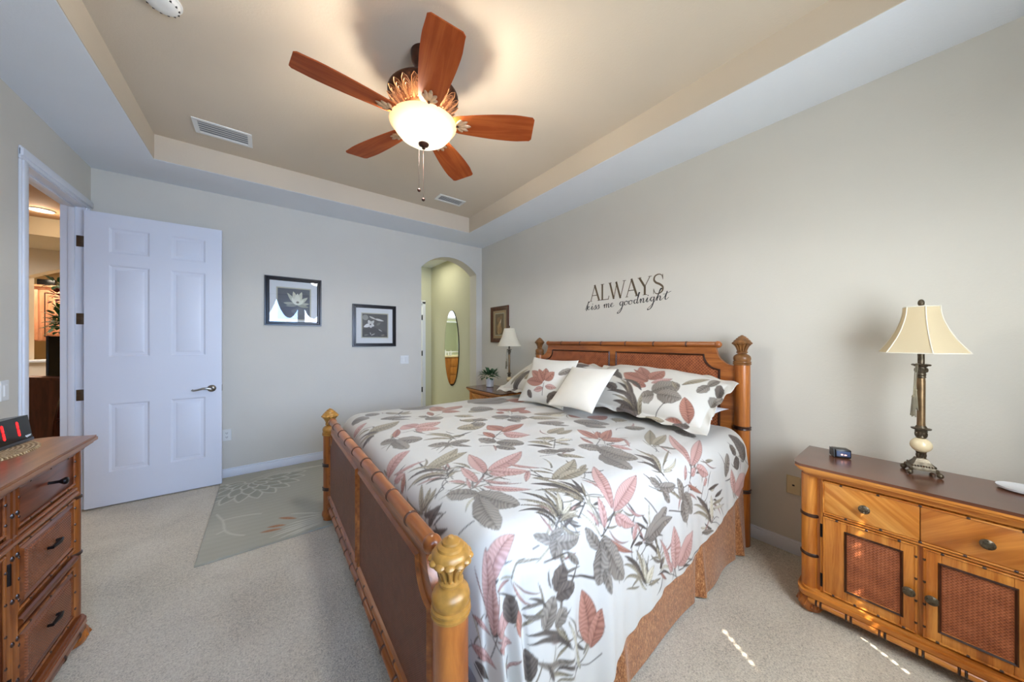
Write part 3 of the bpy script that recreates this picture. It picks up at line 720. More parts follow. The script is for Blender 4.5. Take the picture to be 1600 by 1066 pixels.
build('housing', MB().lathe(-.40, 2.265, [(.02, ZC - .038), (.05, ZC - .036), (.06, ZC - .03), (.066, ZC - .012), (.072, ZC - .01), (.072, ZC - .0005)], 32), M['plastic'], sd)
mb = MB()
for k in range(14):
    a = 2 * PI * k / 14; c, s = math.cos(a), math.sin(a)
    mb.box(-.40 + c * .058 - .004, -.40 + c * .058 + .004, 2.265 + s * .058 - .004, 2.265 + s * .058 + .004, ZC - .0325, ZC - .027)
build('sensor_slot', mb, M['dark_slot'], sd)

# ------------------------------------------------------------------ bed
bed = thing('bed', 'king size honey wood bed frame with bamboo carved posts and cane panels', 'bed', (1.5, 1.787, 0))
PXF, PXH, PY0_, PY1_ = .39, 2.56, .775, 2.80
def finial(cx, cy, z0):
    m = MB()
    m.lathe(cx, cy, [(.046, z0), (.052, z0 + .003), (.053, z0 + .010), (.047, z0 + .013), (.052, z0 + .017), (.052, z0 + .023), (.046, z0 + .026), (.049, z0 + .034), (.051, z0 + .046), (.047, z0 + .060), (.036, z0 + .070), (.026, z0 + .075), (.025, z0 + .078), (.032, z0 + .082), (.033, z0 + .088), (.027, z0 + .092), (.023, z0 + .096), (.026, z0 + .120), (.040, z0 + .142), (.050, z0 + .146)], 32)
    for k in range(12):     # fluted leaves flaring into a scalloped rim
        a = 2 * PI * k / 12; c, s_ = math.cos(a), math.sin(a)
        m.tube([(cx + r * c, cy + r * s_, z) for r, z in ((.024, z0 + .093), (.027, z0 + .108), (.033, z0 + .126), (.042, z0 + .140), (.048, z0 + .144))], [.0045, .0062, .0078, .0092, .009], 8)
        lob = MB().ball((0, 0, 0), 1, 10, 6)
        m.add([(cx + (.046 + p[0] * .0145) * c - p[1] * .0150 * s_, cy + (.046 + p[0] * .0145) * s_ + p[1] * .0150 * c, z0 + .149 - p[0] * .003 + p[2] * .0085) for p in lob.v], lob.f)
    b = z0 + .152
    m.lathe(cx, cy, [(.051, b), (.049, b + .010), (.042, b + .018), (.0365, b + .020), (.035, b + .026), (.029, b + .031), (.0245, b + .0325), (.023, b + .038), (.015, b + .043), (.011, b + .0445), (.007, b + .049), (.001, b + .050)], 32)
    return m
def post(cx, cy, ztop, nodes, mat):
    r = .046; prof = [(.040, .0125 if cy > 2 else .0), (.046, .016), (.046, .028), (.052, .04), (.056, .055), (.052, .072), (.046, .085), (r, .10)] if cx < 1 else [(.046, 0), (.046, .05), (r, .10)]
    for z in nodes: prof += [(r, z - .02), (r - .001, z - .012)]  + [(r, z + .012), (r, z + .02)]
    prof.append((r, ztop))
    o = build('post', MB().lathe(cx, cy, prof, 28), mat, bed)
    for z in nodes:
        build('bamboo_node', MB().lathe(cx, cy, [(r, z - .013), (r + .006, z - .009), (r + .004, z - .002), (r + .004, z + .002), (r + .007, z + .008), (r, z + .013)], 28), M['node'], o)
    build('finial', finial(cx, cy, ztop - .004), M['gold'] if cx < 1 else M['gold_brown'], o)
    return o
for cy in (PY0_, PY1_):
    post(PXF, cy, .655, (.25, .43), M['bed_z']); post(PXH, cy, 1.212, (.365, .785), M['bed_z'])
def bamboo_rail(p0, p1, r, nodes, name='top_rail', mat=None, ballend=True, parent=None):
    L = (Vector(p1) - Vector(p0)).length
    prof = [(0, r * .8), (.004, r)] if ballend else [(0, r * .9), (.004, r)]
    ends = [(L - t, q) for t, q in reversed(prof)]
    o = build(name, MB().axis_lathe(p0, p1, prof + ends, 20), mat or M['bed_y'], parent or bed)
    for k in range(nodes):
        t = L * (k + .5) / nodes if not ballend else L * (k + .8) / (nodes + .6)
        d = (Vector(p1) - Vector(p0)).normalized(); c = Vector(p0) + d * t
        build('bamboo_node', MB().axis_lathe(c - d * .007, c + d * .007, [(0, r * .98), (.0025, r * 1.10), (.006, r * 1.05), (.008, r * 1.05), (.0115, r * 1.12), (.014, r * .98)], 20), M['node_l'], o)
    if ballend:
        for q, sg in ((Vector(p0), -1), (Vector(p1), 1)):
            build('ball_end', MB().ball(tuple(q + (Vector(p1) - Vector(p0)).normalized() * .004 * sg), r * 1.22, 18, 12), mat or M['bed_y'], o)
    return o
def coved(y0, y1, z0, z1, dy, dz, n=8, bottom=False):
    """rectangle whose two top corners are scooped out by a concave quarter curve"""
    P = [(y0, z0), (y1, z0), (y1, z1 - dz)]
    for k in range(1, n): a = PI / 2 * k / n; P.append((y1 - dy + dy * math.cos(a) if False else y1 - dy * math.sin(a) ** 1.0, z1 - dz * math.cos(a) ** 1.0))
    P += [(y1 - dy, z1), (y0 + dy, z1)]
    for k in range(1, n): a = PI / 2 * k / n; P.append((y0 + dy * math.cos(a), z1 - dz * math.sin(a) if False else z1 - dz * (1 - math.cos(a)) ** 1.0))
    P.append((y0, z1 - dz)); return P
def cove_right(yc, zc, dy, dz, n=8):
    # from (yc, zc-dz) up to (yc-dy, zc), curve centred on the outer top corner
    return [(yc - dy * math.sin(PI / 2 * k / n), zc - dz * math.cos(PI / 2 * k / n)) for k in range(n + 1)]
def cove_left(yc, zc, dy, dz, n=8):
    return [(yc + dy * math.cos(PI / 2 * k / n), zc - dz * math.sin(PI / 2 * k / n)) for k in range(n + 1)]
def coved_poly(y0, y1, z0, z1, dy, dz): return [(y0, z0), (y1, z0)] + cove_right(y1, z1, dy, dz) + cove_left(y0, z1, dy, dz)
def clip_panel(y0, y1, z0, z1, which, dy, dz):
    if which == 'hi': return [(y0, z0), (y1, z0)] + cove_right(y1, z1, dy, dz) + [(y0, z1)]
    return [(y0, z0), (y1, z0), (y1, z1)] + cove_left(y0, z1, dy, dz)
def scale_poly(P, d):
    cx = sum(p[0] for p in P) / len(P); cz = sum(p[1] for p in P) / len(P)
    wx = (max(p[0] for p in P) - min(p[0] for p in P)) / 2; wz = (max(p[1] for p in P) - min(p[1] for p in P)) / 2
    mx = (max(p[0] for p in P) + min(p[0] for p in P)) / 2; mz = (max(p[1] for p in P) + min(p[1] for p in P)) / 2
    return [(mx + (p[0] - mx) * (wx + d) / wx, mz + (p[1] - mz) * (wz + d) / wz) for p in P]
def frame_ring(m, P, d, fx, h0, h1, mi=0):
    """raised moulding following a closed outline"""
    A = scale_poly(P, d); B = scale_poly(P, 0); n = len(P)
    M1 = scale_poly(P, d * .5)
    V = [fx(a, b, h0) for a, b in A] + [fx(a, b, h1) for a, b in M1] + [fx(a, b, h0) for a, b in B]
    fs = []
    for q in (0, n):
        fs += [(q + k, q + (k + 1) % n, q + n + (k + 1) % n, q + n + k) for k in range(n)]
    return m.add(V, fs, mi)
YA, YB = PY0_ + .04, PY1_ - .04
# headboard
hp = build('headboard_panel', MB().prism(coved_poly(YA, YB, .32, 1.325, .115, .125), lambda a, b, h: (PXH - .014 + h, a, b), 0, .03), M['bed_y'], bed)
ym = (YA + YB) / 2
for which, a, b in (('hi2', YA + .10, ym - .045), ('hi', ym + .045, YB - .10)):
    P = clip_panel(a, b, .62, 1.262, 'hi' if which == 'hi' else 'lo', .10, .10)
    fx = lambda p, q, h: (PXH - .014 - h, p, q)
    c = build('cane_panel', MB().prism(P, fx, -.001, .003), M['cane_h'], hp)
    m = MB(); frame_ring(m, P, .014, fx, 0, .011); build('panel_moulding', m, M['node'], c, 60)
bamboo_rail((PXH, YA + .11, 1.345), (PXH, YB - .11, 1.345), .021, 6)
# footboard
fp = build('footboard_panel', MB().prism(coved_poly(YA, YB, .15, .755, .10, .12), lambda a, b, h: (PXF - .012 + h, a, b), 0, .026), M['bed_y'], bed)
for which, a, b in (('lo', YA + .075, ym - .035), ('hi', ym + .035, YB - .075)):
    P = clip_panel(a, b, .235, .695, which, .09, .10)
    fx = lambda p, q, h: (PXF - .012 - h, p, q)
    c = build('cane_panel', MB().prism(P, fx, -.001, .003), M['cane_f'], fp)
    m = MB(); frame_ring(m, P, .016, fx, 0, .012); build('panel_moulding', m, M['bed_y'], c, 60)
bamboo_rail((PXF, YA + .085, .770), (PXF, YB - .085, .770), .0235, 8)
bamboo_rail((PXF - .006, YA, .125), (PXF - .006, YB, .125), .021, 13, 'bottom_rail', None, False)
bamboo_rail((PXF - .012, YA, .195), (PXF - .012, YB, .195), .012, 13, 'bottom_bead', None, False)
for cy in (PY0_, PY1_): build('side_rail', MB().box(PXF + .03, PXH - .03, cy - .004, cy + .02, .19, .30, .004), M['bed_y'], bed)

# mattress with box spring, skirt
mt = build('mattress', MB().box(.60, 2.50, .875, 2.70, .40, .755, .05, 0, 4), M['sheet']); tag(origin(mt, (1.5, 1.79, .40)), 'white king mattress under the floral duvet', 'mattress')
bs = build('box_spring', MB().box(.50, 2.51, .81, 2.765, .14, .395, .02), M['sheet']); tag(origin(bs, (1.5, 1.79, .14)), 'white box spring inside the bed frame under the mattress', 'box spring')
def skirt(y, sgn, x0, x1):
    m = MB(); n = 260; rows = 10; V = []
    for j in range(rows + 1):
        t = j / rows; z = .395 - .382 * t
        for i in range(n + 1):
            u = i / n; x = x0 + (x1 - x0) * u
            off = .010 * t * math.sin(u * 21 + 1.3 * math.sin(u * 7)) + .014 * t
            for pc in (.30, .66, .93):
                d = (u - pc) / .012; off -= .022 * t * math.exp(-d * d)
                d = (u - pc - .02) / .012; off += .018 * t * math.exp(-d * d)
            V.append((x, y + sgn * off, z))
    m.add(V, [(j * (n + 1) + i, j * (n + 1) + i + 1, (j + 1) * (n + 1) + i + 1, (j + 1) * (n + 1) + i) for j in range(rows) for i in range(n)])
    return m
sk = thing('bed_skirt', 'bronze jacquard bed skirt hanging to the carpet below the duvet', 'bed skirt', (1.5, 1.79, .395))
build('near_panel', skirt(.752, -1, .455, 2.50), M['skirt'], sk)
build('far_panel', skirt(2.824, 1, .455, 2.50), M['skirt'], sk)

# ------------------------------------------------------------------ printed cloth patterns
PC = {'p': ((154, 110, 98), (200, 162, 150)), 'r': ((128, 80, 64), (180, 128, 108)), 'g': ((92, 82, 72), (150, 140, 126)), 'd': ((68, 59, 52), (112, 100, 90)), 'o': ((112, 100, 78), (174, 161, 136)),
      'l': ((176, 164, 136), (210, 200, 176)), 'b': ((150, 98, 60), (180, 128, 84)), 'w': ((196, 193, 176), (206, 203, 186)), 'k': ((148, 146, 128), (160, 157, 139))}
PC = {k: (np.array(srgb(*a)[:3]), np.array(srgb(*b)[:3])) for k, (a, b) in PC.items()}
class Pattern:
    def __init__(s, u0, u1, v0, v1, res, base):
        s.u0, s.v0, s.res = u0, v0, res
        s.nu, s.nv = int((u1 - u0) / res) + 1, int((v1 - v0) / res) + 1
        s.img = np.empty((s.nv, s.nu, 3)); s.img[:] = np.array(srgb(*base)[:3])
    def win(s, pts, pad):
        us = [p[0] for p in pts]; vs_ = [p[1] for p in pts]
        a, b = int((min(us) - pad - s.u0) / s.res), int((max(us) + pad - s.u0) / s.res) + 2
        c, d = int((min(vs_) - pad - s.v0) / s.res), int((max(vs_) + pad - s.v0) / s.res) + 2
        a, c = max(0, a), max(0, c); b, d = min(s.nu, b), min(s.nv, d)
        if a >= b or c >= d: return None
        U, V = np.meshgrid(s.u0 + s.res * np.arange(a, b), s.v0 + s.res * np.arange(c, d))
        return (slice(c, d), slice(a, b)), U, V
    def put(s, sl, mask, col):
        t = s.img[sl]; m = np.clip(mask, 0, 1)[..., None]; s.img[sl] = t * (1 - m) + col * m
    def blade(s, b, t, w, cv=0.0, k='g', form=.85, outline=True, soft=None):
        L = math.hypot(t[0] - b[0], t[1] - b[1])
        if L < 1e-4: return
        q = s.win([b, t], w + abs(cv) * L)
        if q is None: return
        sl, U, V = q; ax, ay = (t[0] - b[0]) / L, (t[1] - b[1]) / L
        S = ((U - b[0]) * ax + (V - b[1]) * ay) / L; D = -(U - b[0]) * ay + (V - b[1]) * ax
        Sc = np.clip(S, 0, 1); D = D - cv * L * 4 * Sc * (1 - Sc)
        broad = w > .17 * L and k in 'gd'
        wid = np.maximum(w * (np.sin(PI * Sc ** .92) ** .55 * (1 + .05 * np.sin(Sc * 19 + b[0] * 40)) if broad else np.sin(PI * Sc ** form) ** .8), 1e-5); tt = np.abs(D) / wid
        e = s.res * .8
        mask = np.clip((wid - np.abs(D)) / e + .5, 0, 1) * ((S > 0) & (S < 1))
        A, B = PC[k]
        ph = Sc * L * 420 - tt * 7 + 2.5 * np.sin(Sc * L * 63 + D * 90)
        f = .42 + .30 * np.sin(ph) + .28 * (D > 0) + .35 * (Sc - .5) - .25 * np.exp(-(tt / .22) ** 2)
        col = A + (B - A) * np.clip(f, 0, 1)[..., None]
        if outline:
            dk = np.clip(1 - (wid - np.abs(D)) / (e * 1.6), 0, 1) + .8 * np.clip(1 - np.abs(D) / (e * 1.1), 0, 1)
            col = col * (1 - .62 * np.clip(dk, 0, 1))[..., None]
        s.put(sl, mask * (soft or 1), col)
    def line(s, b, t, w=.0022, cv=0.0, k='d'):
        L = math.hypot(t[0] - b[0], t[1] - b[1]); q = s.win([b, t], w * 2 + abs(cv) * L)
        if q is None or L < 1e-4: return
        sl, U, V = q; ax, ay = (t[0] - b[0]) / L, (t[1] - b[1]) / L
        S = ((U - b[0]) * ax + (V - b[1]) * ay) / L; D = -(U - b[0]) * ay + (V - b[1]) * ax
        Sc = np.clip(S, 0, 1); D = D - cv * L * 4 * Sc * (1 - Sc)
        s.put(sl, np.clip((w - np.abs(D)) / s.res + .6, 0, 1) * ((S >= 0) & (S <= 1)), PC[k][0])
    def taro(s, b, t, wr=.5, k='g', seed=0):
        """broad lobed leaf: b where the stalk joins, t the tip, wr half-width / length"""
        L = math.hypot(t[0] - b[0], t[1] - b[1]); q = s.win([b, t], L * max(wr, .4))
        if q is None: return
        sl, U, V = q; ax, ay = (t[0] - b[0]) / L, (t[1] - b[1]) / L
        S = ((U - b[0]) * ax + (V - b[1]) * ay) / L; D = (-(U - b[0]) * ay + (V - b[1]) * ax) / L
        th = np.arctan2(D / wr * .62, S); r = np.hypot(S, D / wr * .62)
        lim = (.30 + .70 * np.abs(np.cos(th / 2)) ** 2.2) * (1 + .05 * np.sin(th * 7 + seed) + .03 * np.sin(th * 15 + seed * 2)) - .22 * np.exp(-((np.abs(th) - PI) / .35) ** 2)
        mask = np.clip((lim - r) * L / (s.res * .8) + .5, 0, 1)
        A, B = PC[k]
        vein = np.abs(np.sin(th * 4.0 + .35 * r)); f = .35 + .4 * vein + .25 * np.sin(r * L * 170 + 6 * np.cos(th * 4)) * .5 + .12 * (D > 0)
        col = A + (B - A) * np.clip(f, 0, 1)[..., None]
        dk = np.clip(1 - vein / .10, 0, 1) * .6 + np.clip(1 - (lim - r) * L / (s.res * 1.5), 0, 1) + np.clip(1 - np.abs(D) * L / s.res, 0, 1) * (S > 0)
        s.put(sl, mask, col * (1 - .4 * np.clip(dk, 0, 1))[..., None])
    def frond(s, b, t, l, cv=.1, n=9, k='o', w=.007, ang=.75, side=0):
        L = math.hypot(t[0] - b[0], t[1] - b[1]); ax, ay = (t[0] - b[0]) / L, (t[1] - b[1]) / L
        for i in range(n):
            sp = .12 + .86 * i / (n - 1)
            d = cv * L * 4 * sp * (1 - sp); px, py = b[0] + ax * L * sp - ay * d, b[1] + ay * L * sp + ax * d
            for sg in ((-1, 1) if side == 0 else (side,)):
                a = sg * ang * (1.1 - .6 * sp); c, sn = math.cos(a), math.sin(a); dx, dy = ax * c - ay * sn, ay * c + ax * sn
                ll = l * (.45 + .9 * math.sin(PI * min(.95, .15 + .75 * sp)))
                s.blade((px, py), (px + dx * ll, py + dy * ll), w, .07 * sg, k if (i + sg) % 3 else 'd', .7)
        s.line(b, t, .002, cv, 'd')
    def draw(s, items):
        for it in items:
            c, a = it[0], it[1:]
            if c == 'B': s.blade((a[0], a[1]), (a[2], a[3]), *a[4:])
            elif c == 'T': s.taro((a[0], a[1]), (a[2], a[3]), *a[4:])
            elif c == 'F': s.frond((a[0], a[1]), (a[2], a[3]), *a[4:])
            elif c == 'L': s.line((a[0], a[1]), (a[2], a[3]), *a[4:])
    def sample(s, U, V):
        fu = np.clip((U - s.u0) / s.res, 0, s.nu - 1.001); fv = np.clip((V - s.v0) / s.res, 0, s.nv - 1.001)
        i, j = fu.astype(int), fv.astype(int); a, b = (fu - i)[..., None], (fv - j)[..., None]
        return (s.img[j, i] * (1 - a) + s.img[j, i + 1] * a) * (1 - b) + (s.img[j + 1, i] * (1 - a) + s.img[j + 1, i + 1] * a) * b

def grid_mesh(name, P, col, mat, parent=None, extra_uv=None, closed=False):
    """P (rows, cols, 3) -> ONE mesh with a colour attribute"""
    r, c = P.shape[:2]; me = bpy.data.meshes.new(name)
    idx = np.arange(r * c).reshape(r, c)
    F = np.stack([idx[:-1, :-1], idx[:-1, 1:], idx[1:, 1:], idx[1:, :-1]], -1).reshape(-1, 4)
    me.vertices.add(r * c); me.vertices.foreach_set('co', P.reshape(-1).astype('f'))
    me.loops.add(F.size); me.loops.foreach_set('vertex_index', F.reshape(-1).astype('i'))
    me.polygons.add(len(F)); me.polygons.foreach_set('loop_start', np.arange(0, F.size, 4).astype('i'))
    me.polygons.foreach_set('use_smooth', np.ones(len(F), bool))
    me.update(calc_edges=True)
    at = me.color_attributes.new('pattern', 'FLOAT_COLOR', 'POINT')
    at.data.foreach_set('color', np.concatenate([col.reshape(-1, 3), np.ones((r * c, 1))], 1).reshape(-1).astype('f'))
    if extra_uv is not None:
        for nm, arr in zip(('cu', 'cv'), extra_uv):
            t = me.attributes.new(nm, 'FLOAT', 'POINT'); t.data.foreach_set('value', arr.reshape(-1).astype('f'))
    me.materials.append(mat); o = bpy.data.objects.new(name, me); COL.objects.link(o)
    if parent is not None: o.parent = parent
    return o

DUVET_LEAVES = [
    ('B',0.582,1.85,0.706,1.757,0.054,0,'g'),('B',0.578,1.865,0.595,1.683,0.038,0,'g'),('B',0.583,1.845,0.522,1.928,0.031,0,'g'),
    ('B',0.743,1.976,0.709,2.093,0.063,0,'p'),('B',0.738,1.961,0.927,1.992,0.056,0,'p'),('B',0.74,1.941,0.862,1.857,0.046,0,'p'),
    ('B',0.733,1.939,0.746,1.855,0.01,0,'p'),('B',0.598,1.902,0.661,2.043,0.023,0,'r'),('B',0.504,2.164,0.729,2.225,0.07,-0.06,'o'),
    ('B',0.552,2.103,0.439,2.187,0.019,-0.1,'o'),('B',0.56,2.111,0.45,2.238,0.012,-0.1,'d'),('B',0.532,2.101,0.436,2.107,0.021,-0.1,'d'),
    ('B',0.537,2.234,0.461,2.293,0.013,-0.1,'o'),('B',0.439,2.355,0.56,2.395,0.041,0.08,'p'),('B',0.505,2.607,0.592,2.487,0.058,0,'g'),
    ('B',0.601,2.634,0.701,2.596,0.058,0,'g'),('B',0.905,2.618,1.154,2.731,0.155,0,'g'),('B',0.657,2.415,0.84,2.295,0.044,0,'g'),
    ('B',0.755,2.614,0.8,2.437,0.032,0,'o'),('B',0.804,2.455,0.892,2.429,0.03,-0.1,'o'),('B',0.811,2.475,0.903,2.502,0.026,-0.1,'o'),
    ('B',0.791,2.445,0.873,2.571,0.01,0,'d'),('B',0.707,2.321,0.798,2.21,0.018,0,'g'),('B',1.096,2.334,1.14,2.597,0.066,0,'r'),
    ('B',1.096,2.318,1.343,2.466,0.071,0,'r'),('B',1.076,2.294,1.193,2.21,0.048,0,'r'),('B',0.966,2.214,1.012,2.41,0.024,0,'r'),
    ('B',0.923,2.19,0.955,2.052,0.062,0,'g'),('B',0.924,2.188,0.888,2.272,0.03,0,'g'),('B',1.505,2.559,1.777,2.565,0.115,0,'g'),
    ('B',1.221,2.121,1.456,2.178,0.072,0,'o'),('B',1.059,1.955,1.185,1.81,0.05,0,'o'),('B',1.074,2.084,1.184,1.991,0.036,0,'o'),
    ('B',0.934,1.774,1.134,1.759,0.061,-0.05,'o'),('B',0.834,1.642,0.742,1.804,0.018,-0.1,'o'),('B',0.821,1.628,0.698,1.737,0.013,-0.08,'o'),
    ('B',0.845,1.664,0.915,1.639,0.019,0,'o'),('B',0.839,1.638,0.988,1.681,0.007,0,'d'),('B',0.853,1.689,0.767,1.82,0.011,0,'o'),
    ('B',0.784,1.564,0.689,1.638,0.03,0,'g'),('B',0.781,1.57,0.895,1.548,0.029,0,'g'),('B',0.773,1.554,0.854,1.461,0.017,0,'g'),
    ('B',0.78,1.557,0.739,1.536,0.012,0,'g'),('B',0.567,1.369,0.781,1.478,0.043,-0.04,'o'),('B',0.587,1.371,0.8,1.409,0.034,0.03,'o'),
    ('B',0.433,1.586,0.597,1.653,0.048,0.08,'p'),('B',0.461,1.55,0.611,1.471,0.012,-0.14,'p'),('B',0.444,1.516,0.501,1.47,0.026,-0.1,'p'),
    ('B',0.434,1.387,0.499,1.47,0.015,0,'r'),('B',0.636,1.327,0.506,1.453,0.01,-0.1,'o'),('B',0.627,1.298,0.483,1.405,0.013,-0.12,'d'),
    ('B',0.62,1.263,0.455,1.359,0.014,-0.12,'o'),('B',0.609,1.239,0.486,1.342,0.009,-0.1,'d'),('B',0.598,1.218,0.52,1.27,0.009,-0.1,'d'),
    ('B',0.605,1.226,0.647,1.245,0.009,0.1,'o'),('B',0.628,1.303,0.659,1.354,0.004,0,'d'),('B',0.625,1.279,0.662,1.326,0.005,0,'d'),
    ('B',0.621,1.255,0.662,1.285,0.007,0,'d'),('L',0.586,1.195,0.504,1.147),('L',0.601,1.217,0.63,1.294),('B',0.739,1.152,0.79,1.376,0.035,0,'p'),
    ('B',0.671,1.1,0.69,1.274,0.022,0,'p'),('B',0.625,1.077,0.655,1.161,0.008,0,'p'),('B',0.633,1.127,0.584,1.191,0.012,-0.1,'p'),
    ('B',0.712,1.228,0.685,1.348,0.008,-0.1,'o'),('L',0.636,1.073,0.766,1.171),('B',0.62,1.034,0.699,0.869,0.056,-0.04,'g'),
    ('B',0.626,1.022,0.541,1.113,0.038,0.05,'g'),('B',0.614,0.996,0.565,0.805,0.043,-0.03,'g'),('L',0.537,0.9,0.475,0.92),
    ('B',0.433,1.165,0.513,1.295,0.013,0,'o'),('B',0.444,1.172,0.523,1.226,0.014,-0.05,'o'),('B',0.445,1.169,0.537,1.195,0.015,-0.1,'o'),
    ('B',0.438,1.17,0.44,1.344,0.016,0.14,'o'),('L',0.445,1.174,0.549,1.154),('B',0.437,1.155,0.502,1.085,0.014,-0.1,'d'),
    ('B',0.422,1.095,0.501,1.091,0.021,0.06,'d'),('B',0.421,1.068,0.466,0.984,0.012,-0.1,'d'),('B',0.457,0.719,0.605,0.771,0.033,0.06,'p'),
    ('B',0.672,1.061,0.805,0.924,0.018,-0.06,'p'),('B',0.695,1.091,0.812,0.984,0.005,-0.1,'p'),('B',0.632,1.068,0.734,1.139,0.005,0,'p'),
    ('B',0.759,1.158,1.023,1.254,0.042,-0.04,'p'),('B',0.773,1.159,0.899,1.053,0.04,-0.06,'p'),('B',0.902,1.057,0.825,0.984,0.013,0,'p'),
    ('B',0.756,1.143,0.788,1.072,0.018,0,'p'),('B',0.878,1.184,0.965,1.046,0.013,-0.1,'p'),('B',0.702,1.108,0.776,1.016,0.009,-0.1,'p'),
    ('B',0.926,0.936,1.164,1.029,0.036,-0.05,'o'),('B',0.949,0.921,1.138,0.926,0.035,0.04,'o'),('B',1.099,0.938,1.164,0.96,0.013,0,'o'),
    ('B',0.953,0.801,0.833,0.961,0.015,-0.08,'d'),('B',0.943,0.79,0.809,0.911,0.012,-0.08,'o'),('B',0.935,0.94,0.871,0.998,0.01,0,'o'),
    ('B',0.97,0.979,0.899,1.055,0.009,-0.05,'o'),('B',0.989,0.993,0.967,1.05,0.006,0,'o'),('B',1.129,1.571,1.125,1.723,0.052,0,'r'),
    ('B',1.116,1.55,1.334,1.616,0.04,0,'r'),('B',1.112,1.534,1.218,1.412,0.054,-0.1,'p'),('B',1.03,1.508,1.029,1.625,0.027,0,'r'),
    ('L',1.011,1.496,1.133,1.572),('B',0.995,1.443,0.947,1.54,0.04,0,'g'),('B',1.003,1.446,1.093,1.319,0.051,0,'g'),
    ('B',0.963,1.392,1.012,1.289,0.033,0,'g'),('B',1.32,1.367,1.494,1.412,0.042,0,'o'),('B',1.351,1.326,1.495,1.339,0.029,0,'o'),
    ('B',1.218,1.225,1.127,1.332,0.022,-0.1,'o'),('B',1.188,1.194,1.095,1.299,0.014,-0.1,'d'),('B',1.3,1.292,1.192,1.342,0.023,0,'o'),
    ('B',1.276,1.268,1.377,1.231,0.016,0,'l'),('B',1.259,1.255,1.296,1.172,0.013,0,'o'),('L',1.184,1.187,1.29,1.282),
    ('B',1.176,1.135,1.09,1.207,0.035,0,'g'),('B',1.167,1.153,1.251,1.103,0.031,0,'g'),('B',1.137,1.116,1.219,1.012,0.019,0,'o'),
    ('B',1.149,1.122,1.142,1.083,0.016,0,'g'),('B',1.5,1.152,1.524,1.326,0.036,0,'r'),('B',1.522,1.157,1.595,1.23,0.021,0,'r'),
    ('B',1.52,1.142,1.693,1.201,0.029,0,'r'),('B',1.502,1.12,1.623,1.057,0.047,0,'r'),('B',1.403,1.107,1.44,1.231,0.016,0,'r'),
    ('B',1.476,1.041,1.517,0.968,0.02,0,'p'),('L',1.379,1.073,1.515,1.145),('B',1.382,1.039,1.315,1.136,0.051,0,'g'),
    ('B',1.403,1.061,1.427,0.896,0.058,-0.04,'g'),('B',1.332,0.998,1.29,0.826,0.061,0,'g'),('B',1.478,1.98,1.487,2.114,0.056,0,'r'),
    ('B',1.487,1.944,1.691,2.028,0.051,0,'r'),('B',1.541,1.924,1.609,1.851,0.056,0,'r'),('B',1.424,1.95,1.375,1.994,0.034,0,'r'),
    ('B',1.354,1.792,1.276,1.897,0.078,0,'g'),('B',1.353,1.801,1.468,1.734,0.055,0,'g'),('B',1.311,1.762,1.372,1.689,0.037,0,'g'),
    ('B',1.283,2.192,1.472,2.183,0.1,0,'g'),('B',1.466,2.489,1.882,2.593,0.2,0,'g'),('B',1.786,2.416,1.978,2.365,0.119,0,'r'),
    ('B',1.477,1.713,1.657,1.599,0.045,0,'o'),('B',1.558,1.765,1.823,1.708,0.066,0,'o'),('B',1.64,1.679,1.756,1.645,0.027,0,'l'),
    ('B',1.415,1.57,1.567,1.473,0.046,0,'g'),('B',1.466,1.483,1.559,1.419,0.016,0,'g'),('B',1.807,1.473,1.966,1.425,0.068,0,'r'),
    ('B',1.784,1.634,1.771,1.507,0.025,0,'r'),('B',1.649,1.466,1.821,1.303,0.064,0,'g'),('B',1.674,1.38,1.696,1.242,0.053,0,'g'),
    ('B',1.055,1.792,1.132,1.76,0.044,0,'g'),('B',1.126,1.911,1.181,1.813,0.037,0,'g'),('B',1.939,1.375,1.991,1.279,0.05,0,'o'),
    ('B',1.544,1.119,1.697,1.205,0.016,0,'r'),('B',1.52,1.101,1.615,1.051,0.03,0,'r'),('B',1.621,1.059,1.543,0.978,0.01,0,'p'),
    ('B',1.469,1.047,1.528,0.951,0.02,0,'p'),('B',1.377,1.058,1.443,0.869,0.075,-0.04,'g'),('B',1.325,0.95,1.306,0.82,0.047,0,'g'),
    ('B',1.67,0.934,1.927,1.078,0.031,0,'o'),('B',1.686,0.925,1.894,0.959,0.028,0,'o'),('B',1.455,0.761,1.487,0.921,0.018,-0.12,'d'),
    ('B',1.464,0.768,1.551,0.953,0.012,-0.12,'o'),('B',1.451,0.754,1.406,0.855,0.011,-0.12,'d'),('B',1.456,0.752,1.563,0.866,0.011,0,'o'),
    ('B',1.476,0.757,1.641,0.779,0.007,-0.1,'l'),('B',1.468,0.749,1.542,0.738,0.006,0,'l'),('B',1.5,0.77,1.701,0.845,0.006,0,'o'),
    ('B',1.705,0.9,1.749,0.828,0.015,0,'g'),('B',1.703,0.722,1.908,0.944,0.029,0.05,'p'),('B',1.709,0.716,2.008,0.818,0.028,0,'p'),
    ('B',1.594,0.678,1.664,0.731,0.011,0,'p'),('B',1.745,0.7,1.849,0.641,0.03,0,'p'),('B',1.665,0.679,1.736,0.702,0.016,0,'p'),
    ('B',1.834,0.725,1.95,0.655,0.004,-0.15,'p'),('L',1.648,0.67,1.712,0.723),('B',1.78,0.604,1.832,0.629,0.014,0,'p'),
    ('B',1.376,0.709,1.504,0.68,0.024,-0.06,'g'),('B',1.39,0.706,1.35,0.753,0.025,0,'g'),('B',1.395,0.687,1.437,0.621,0.02,0,'g'),
    ('B',1.548,0.601,1.539,0.701,0.028,0,'g'),('B',1.569,0.625,1.631,0.518,0.039,0,'g'),('B',1.548,0.601,1.556,0.499,0.039,0,'g'),
    ('L',1.534,0.554,1.42,0.592),('B',1.61,0.653,1.762,0.567,0.011,0,'r'),('B',1.813,0.414,1.691,0.577,0.014,-0.1,'d'),
